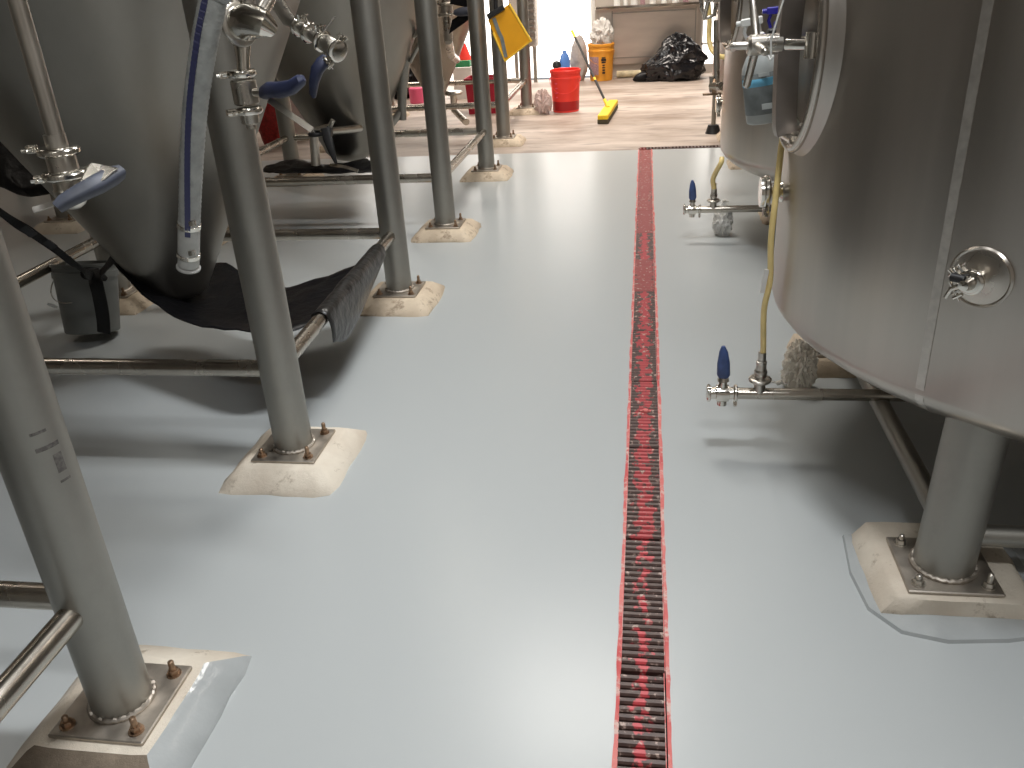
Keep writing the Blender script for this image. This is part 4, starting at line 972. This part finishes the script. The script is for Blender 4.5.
m_ = MB(); m_.add([v.co for v in bm.verts], [[v.index for v in f.verts] for f in bm.faces]); bm.free()
# small ball of gathered film on top and a trailing tail at the left
m_.build('bag_body', simple('shiny_black_film', (.008, .008, .010), .22), gb, ang=25)
tl = MB(); tl.tube(spline([(gx-.40, gy-.12, .07), (gx-.48, gy-.15, .06), (gx-.56, gy-.17, .03)], 4), [.07, .068, .065, .06, .055, .05, .04, .03, .012], 12); tl.build('tail', M['blackplastic'], gb)

# cabinet along back wall
cb = thing('steel_cabinet', 'stainless steel counter cabinet along the back wall behind the garbage bag', 'cabinet', (.03, YF-.25, 0))
CXa, CXb = -.66, .74
m_ = MB(); slab(m_, CXa, CXb, YF-.10, YF-.02, .18, .93); m_.build('carcass', M['cab'], cb, smooth=False)
m_ = MB(); m_.box(((-.47+.70)/2, YF-.112, .57), (1.13, .022, .58), Matrix.Identity(3)); m_.build('front_panel', M['cab'], cb, smooth=False)
m_ = MB(); m_.box((.03, YF-.14, .95), (1.46, .24, .035), None, .008); m_.build('counter_top', M['polish'], cb)
m_ = MB(); slab(m_, -.475, -.462, YF-.13, YF-.10, .26, .90); slab(m_, -.475, .71, YF-.13, YF-.10, .865, .875); slab(m_, -.475, .71, YF-.13, YF-.10, .262, .270); slab(m_, .70, .712, YF-.13, YF-.10, .26, .90); m_.build('panel_frame', M['leg'], cb, smooth=False)
m_ = MB(); m_.tube([(-.40, YF-.24, .055), (-.1, YF-.25, .055), (.15, YF-.24, .055)], .048, 16)
tag(m_.build('suction_hose', M['debris']), 'pale tan hose lying along the foot of the steel cabinet', 'hose')
m_ = MB(); slab(m_, CXa, CXb, YF-.06, YF-.02, 0, .18); m_.build('plinth', M['wall'], cb, smooth=False)
for i, (x_, h_, r_, mt) in enumerate([(-.40, .20, .045, 'white'), (-.28, .16, .03, 'paper'), (-.16, .22, .05, 'white'), (-.04, .15, .035, 'mauve'), (.10, .2, .045, 'paper'), (.26, .18, .04, 'white'), (.42, .22, .05, 'white'), (.56, .18, .04, 'mauve')]):
    lab = ['white bottle leftmost on the steel counter', 'thin pale bottle second from left on the steel counter', 'fat white bottle third from left on the steel counter', 'mauve bottle in the middle left of the steel counter', 'pale bottle in the middle right of the steel counter', 'white bottle third from right on the steel counter', 'fat white bottle second from right on the steel counter', 'mauve bottle rightmost on the steel counter'][i]
    m_ = MB(); m_.lathe([(0, 0), (r_, 0), (r_, h_*.65), (r_*.4, h_*.8), (r_*.4, h_), (0, h_)], (x_, YF-.13, .968), n=20); o = m_.build('bottle', M[mt], None, loc=(x_, YF-.13, .968)); tag(o, lab, 'bottle', 'bottles on the steel counter')
# shutter box panel seen above the last legs
pn = thing('grey_locker', 'grey metal locker with louvres standing against the bright glazing behind the last left leg', 'locker', (-2.0, 12.9, 0))
l0, l1 = aty(510, 20, 12.9).x, aty(536, 20, 12.9).x
m_ = MB(); m_.box(((l0+l1)/2, 13.0, 1.25), (l1-l0, .3, 1.5), None, .01); m_.build('cabinet_body', M['wall'], pn)
m_ = MB()
for k_ in range(18): m_.box((l1-.08, 12.83, .62+.075*k_), (.14, .05, .03))
m_.build('louvres', M['leg'], pn, smooth=False)
m_ = MB()
for sx in (l0+.05, l1-.05): m_.box((sx, 13.0, .25), (.05, .05, .5))
m_.build('leg', M['leg'], pn, smooth=False)
# crimson tub and clutter behind the farthest left legs
tx0, tx1 = atz(463, 117, 0), atz(499, 117, 0)
tb = thing('crimson_tub', 'crimson rectangular tub on the concrete behind the far left legs', 'tub', ((tx0+tx1)/2))
cx_, cy_ = (tx0.x+tx1.x)/2, (tx0.y+tx1.y)/2+.38
m_ = MB(); vs = []
for z_, k_ in ((0, .9), (.36, 1.0), (.36, 1.06), (.40, 1.06), (.40, .98), (.03, .86)):
    hw, hd = .20*k_, .17*k_; vs += [(cx_-hw, cy_-hd, z_), (cx_+hw, cy_-hd, z_), (cx_+hw, cy_+hd, z_), (cx_-hw, cy_+hd, z_)]
m_.add(vs, [(3, 2, 1, 0)]+[(r*4+i, r*4+(i+1) % 4, r*4+4+(i+1) % 4, r*4+4+i) for r in range(5) for i in range(4)]+[(20, 21, 22, 23)]); m_.build('tub_body', M['redtub'], tb, smooth=False)
# pink and white clutter
q_ = atz(416, 106, 0); 
pc = thing('pink_canister', 'small pink canister among dark clutter between the third and fourth left legs', 'canister', (q_.x, 11.3, 0)); 
q_ = aty(417, 92, 11.3); pc.location.x = q_.x
m_ = MB(); m_.lathe([(0, 0), (.10, 0), (.105, .02), (.105, q_.z+.05), (.05, q_.z+.08), (0, q_.z+.08)], (q_.x, 11.3, 0), n=24); m_.build('canister_body', M['pink'], pc)
m_ = MB(); m_.lathe([(.052, 0), (.052, .03), (0, .03)], (q_.x, 11.3, q_.z+.08), n=24); m_.build('cap', M['white'], pc)
q_ = aty(410, 88, 11.8)
blob('black_bag', 'dark heap of black bags behind the fourth left leg', 'garbage bag', (q_.x-.1, 11.9, 0), (.35, .25, .34), M['blackplastic'], .2, 5, 4, part='bag_body')
q_ = aty(464, 74, 11.6)
gc = thing('green_crate', 'small green-rimmed crate with a red lid behind the far left legs', 'crate', (q_.x, 11.6, 0))
m_ = MB(); m_.box((q_.x, 11.6, .20), (.25, .25, .40), None, .01); m_.build('crate_body', M['white'], gc)
m_ = MB(); m_.box((q_.x, 11.6, .44), (.22, .22, .08), None, .01); m_.build('green_band', M['green'], gc)
m_ = MB(); m_.lathe([(.09, 0), (.02, .2), (0, .2)], (q_.x+.03, 11.6, .48), n=20); m_.build('red_lid', M['red'], gc)
# red sack and white box behind the middle cone
q_ = atz(268, 142, 0); q_ = aty(268, 135, 8.6)
q_ = atz(270, 148, 0)
rs = blob('red_sack', 'dark red woven sack with white lettering-like marks standing behind the middle tank legs', 'sack', (q_.x, q_.y+.15, 0), (.17, .13, .33), M['redsack'], .12, 3, 15, part='woven_bag')
m_ = MB(); q2 = atz(281, 143, 0); m_.box((q2.x+.12, q2.y+.3, .24), (.26, .26, .48), None, .01)
bxo = thing('white_box', 'plain white box standing right of the dark red sack', 'box', (q2.x+.12, q2.y+.3, 0)); m_.build('carton', M['paper'], bxo)

# scuff marks on the nearest leg, pointing at real patches of dark rubber residue
lg0 = [o for o in tank0.children if o.name.startswith('leg') and abs(o.location.x+tank0.location.x-LR[0][0]) < .01 and abs(o.location.y+tank0.location.y-LR[0][1]) < .01][0]
for (px, py, w_, h_) in ((38, 433, .030, .006), (48, 447, .045, .009), (60, 462, .018, .040), (66, 479, .022, .005)):
    p_ = on_shell(px, py, (LR[0][0], LR[0][1], .065)); a_ = math.atan2(p_.y-LR[0][1], p_.x-LR[0][0]); hw = w_/.065/2
    m_ = MB(); arc_patch(m_, LR[0][0], LR[0][1], .0648, a_-hw, a_+hw, p_.z-h_/2, p_.z+h_/2, .0006, 6); m_.build('scuff_mark', M['scuff'], lg0)

# ---------------------------------------------------------------- lights
def area(name, loc, sx, sy, power, col=(1, .93, .84), rot=(0, 0, 0), spread=180):
    l = bpy.data.lights.new(name, 'AREA'); l.spread = math.radians(spread); l.shape = 'RECTANGLE'; l.size = sx; l.size_y = sy; l.energy = power; l.color = col
    o = bpy.data.objects.new(name, l); COL.objects.link(o); o.location = loc; o.rotation_euler = rot; return o
cool = (.96, .98, 1.0)
area('overhead_light', (.35, 2.2, 4.45), 1.3, .35, 135, cool)
area('overhead_light', (.45, -.6, 4.45), 1.3, .35, 60, cool)
area('overhead_light', (-.5, 5.4, 4.45), 1.3, .9, 90, (1, .96, .90))
area('overhead_light', (-.3, 8.6, 4.45), 1.3, .6, 38, (1, .90, .80), spread=100)
area('overhead_light', (-.3, 11.2, 4.3), 2.5, 1.2, 105, (1, .90, .80), spread=110)
area('overhead_light', (-4.0, 11.4, 4.3), 2.0, 1.0, 45, (1, .90, .80), spread=110)
area('overhead_light', (-5.3, 4.2, 4.45), 1.2, .35, 16, (1, .90, .78))  # unseen source added above the left tanks for reflections in the steel
area('overhead_light', (-3.6, 7.6, 4.45), .35, 1.3, 14, (1, .90, .78))  # also an added, unseen source giving the left steel something to reflect
wd = bpy.data.worlds.new('world'); SC.world = wd; wd.use_nodes = True
wd.node_tree.nodes['Background'].inputs[0].default_value = (.9, .92, 1, 1); wd.node_tree.nodes['Background'].inputs[1].default_value = .3
SC.view_settings.view_transform = 'Standard'; SC.view_settings.look = 'None'; SC.view_settings.gamma = 1; SC.view_settings.exposure = .12
SC.view_settings.use_curve_mapping = False
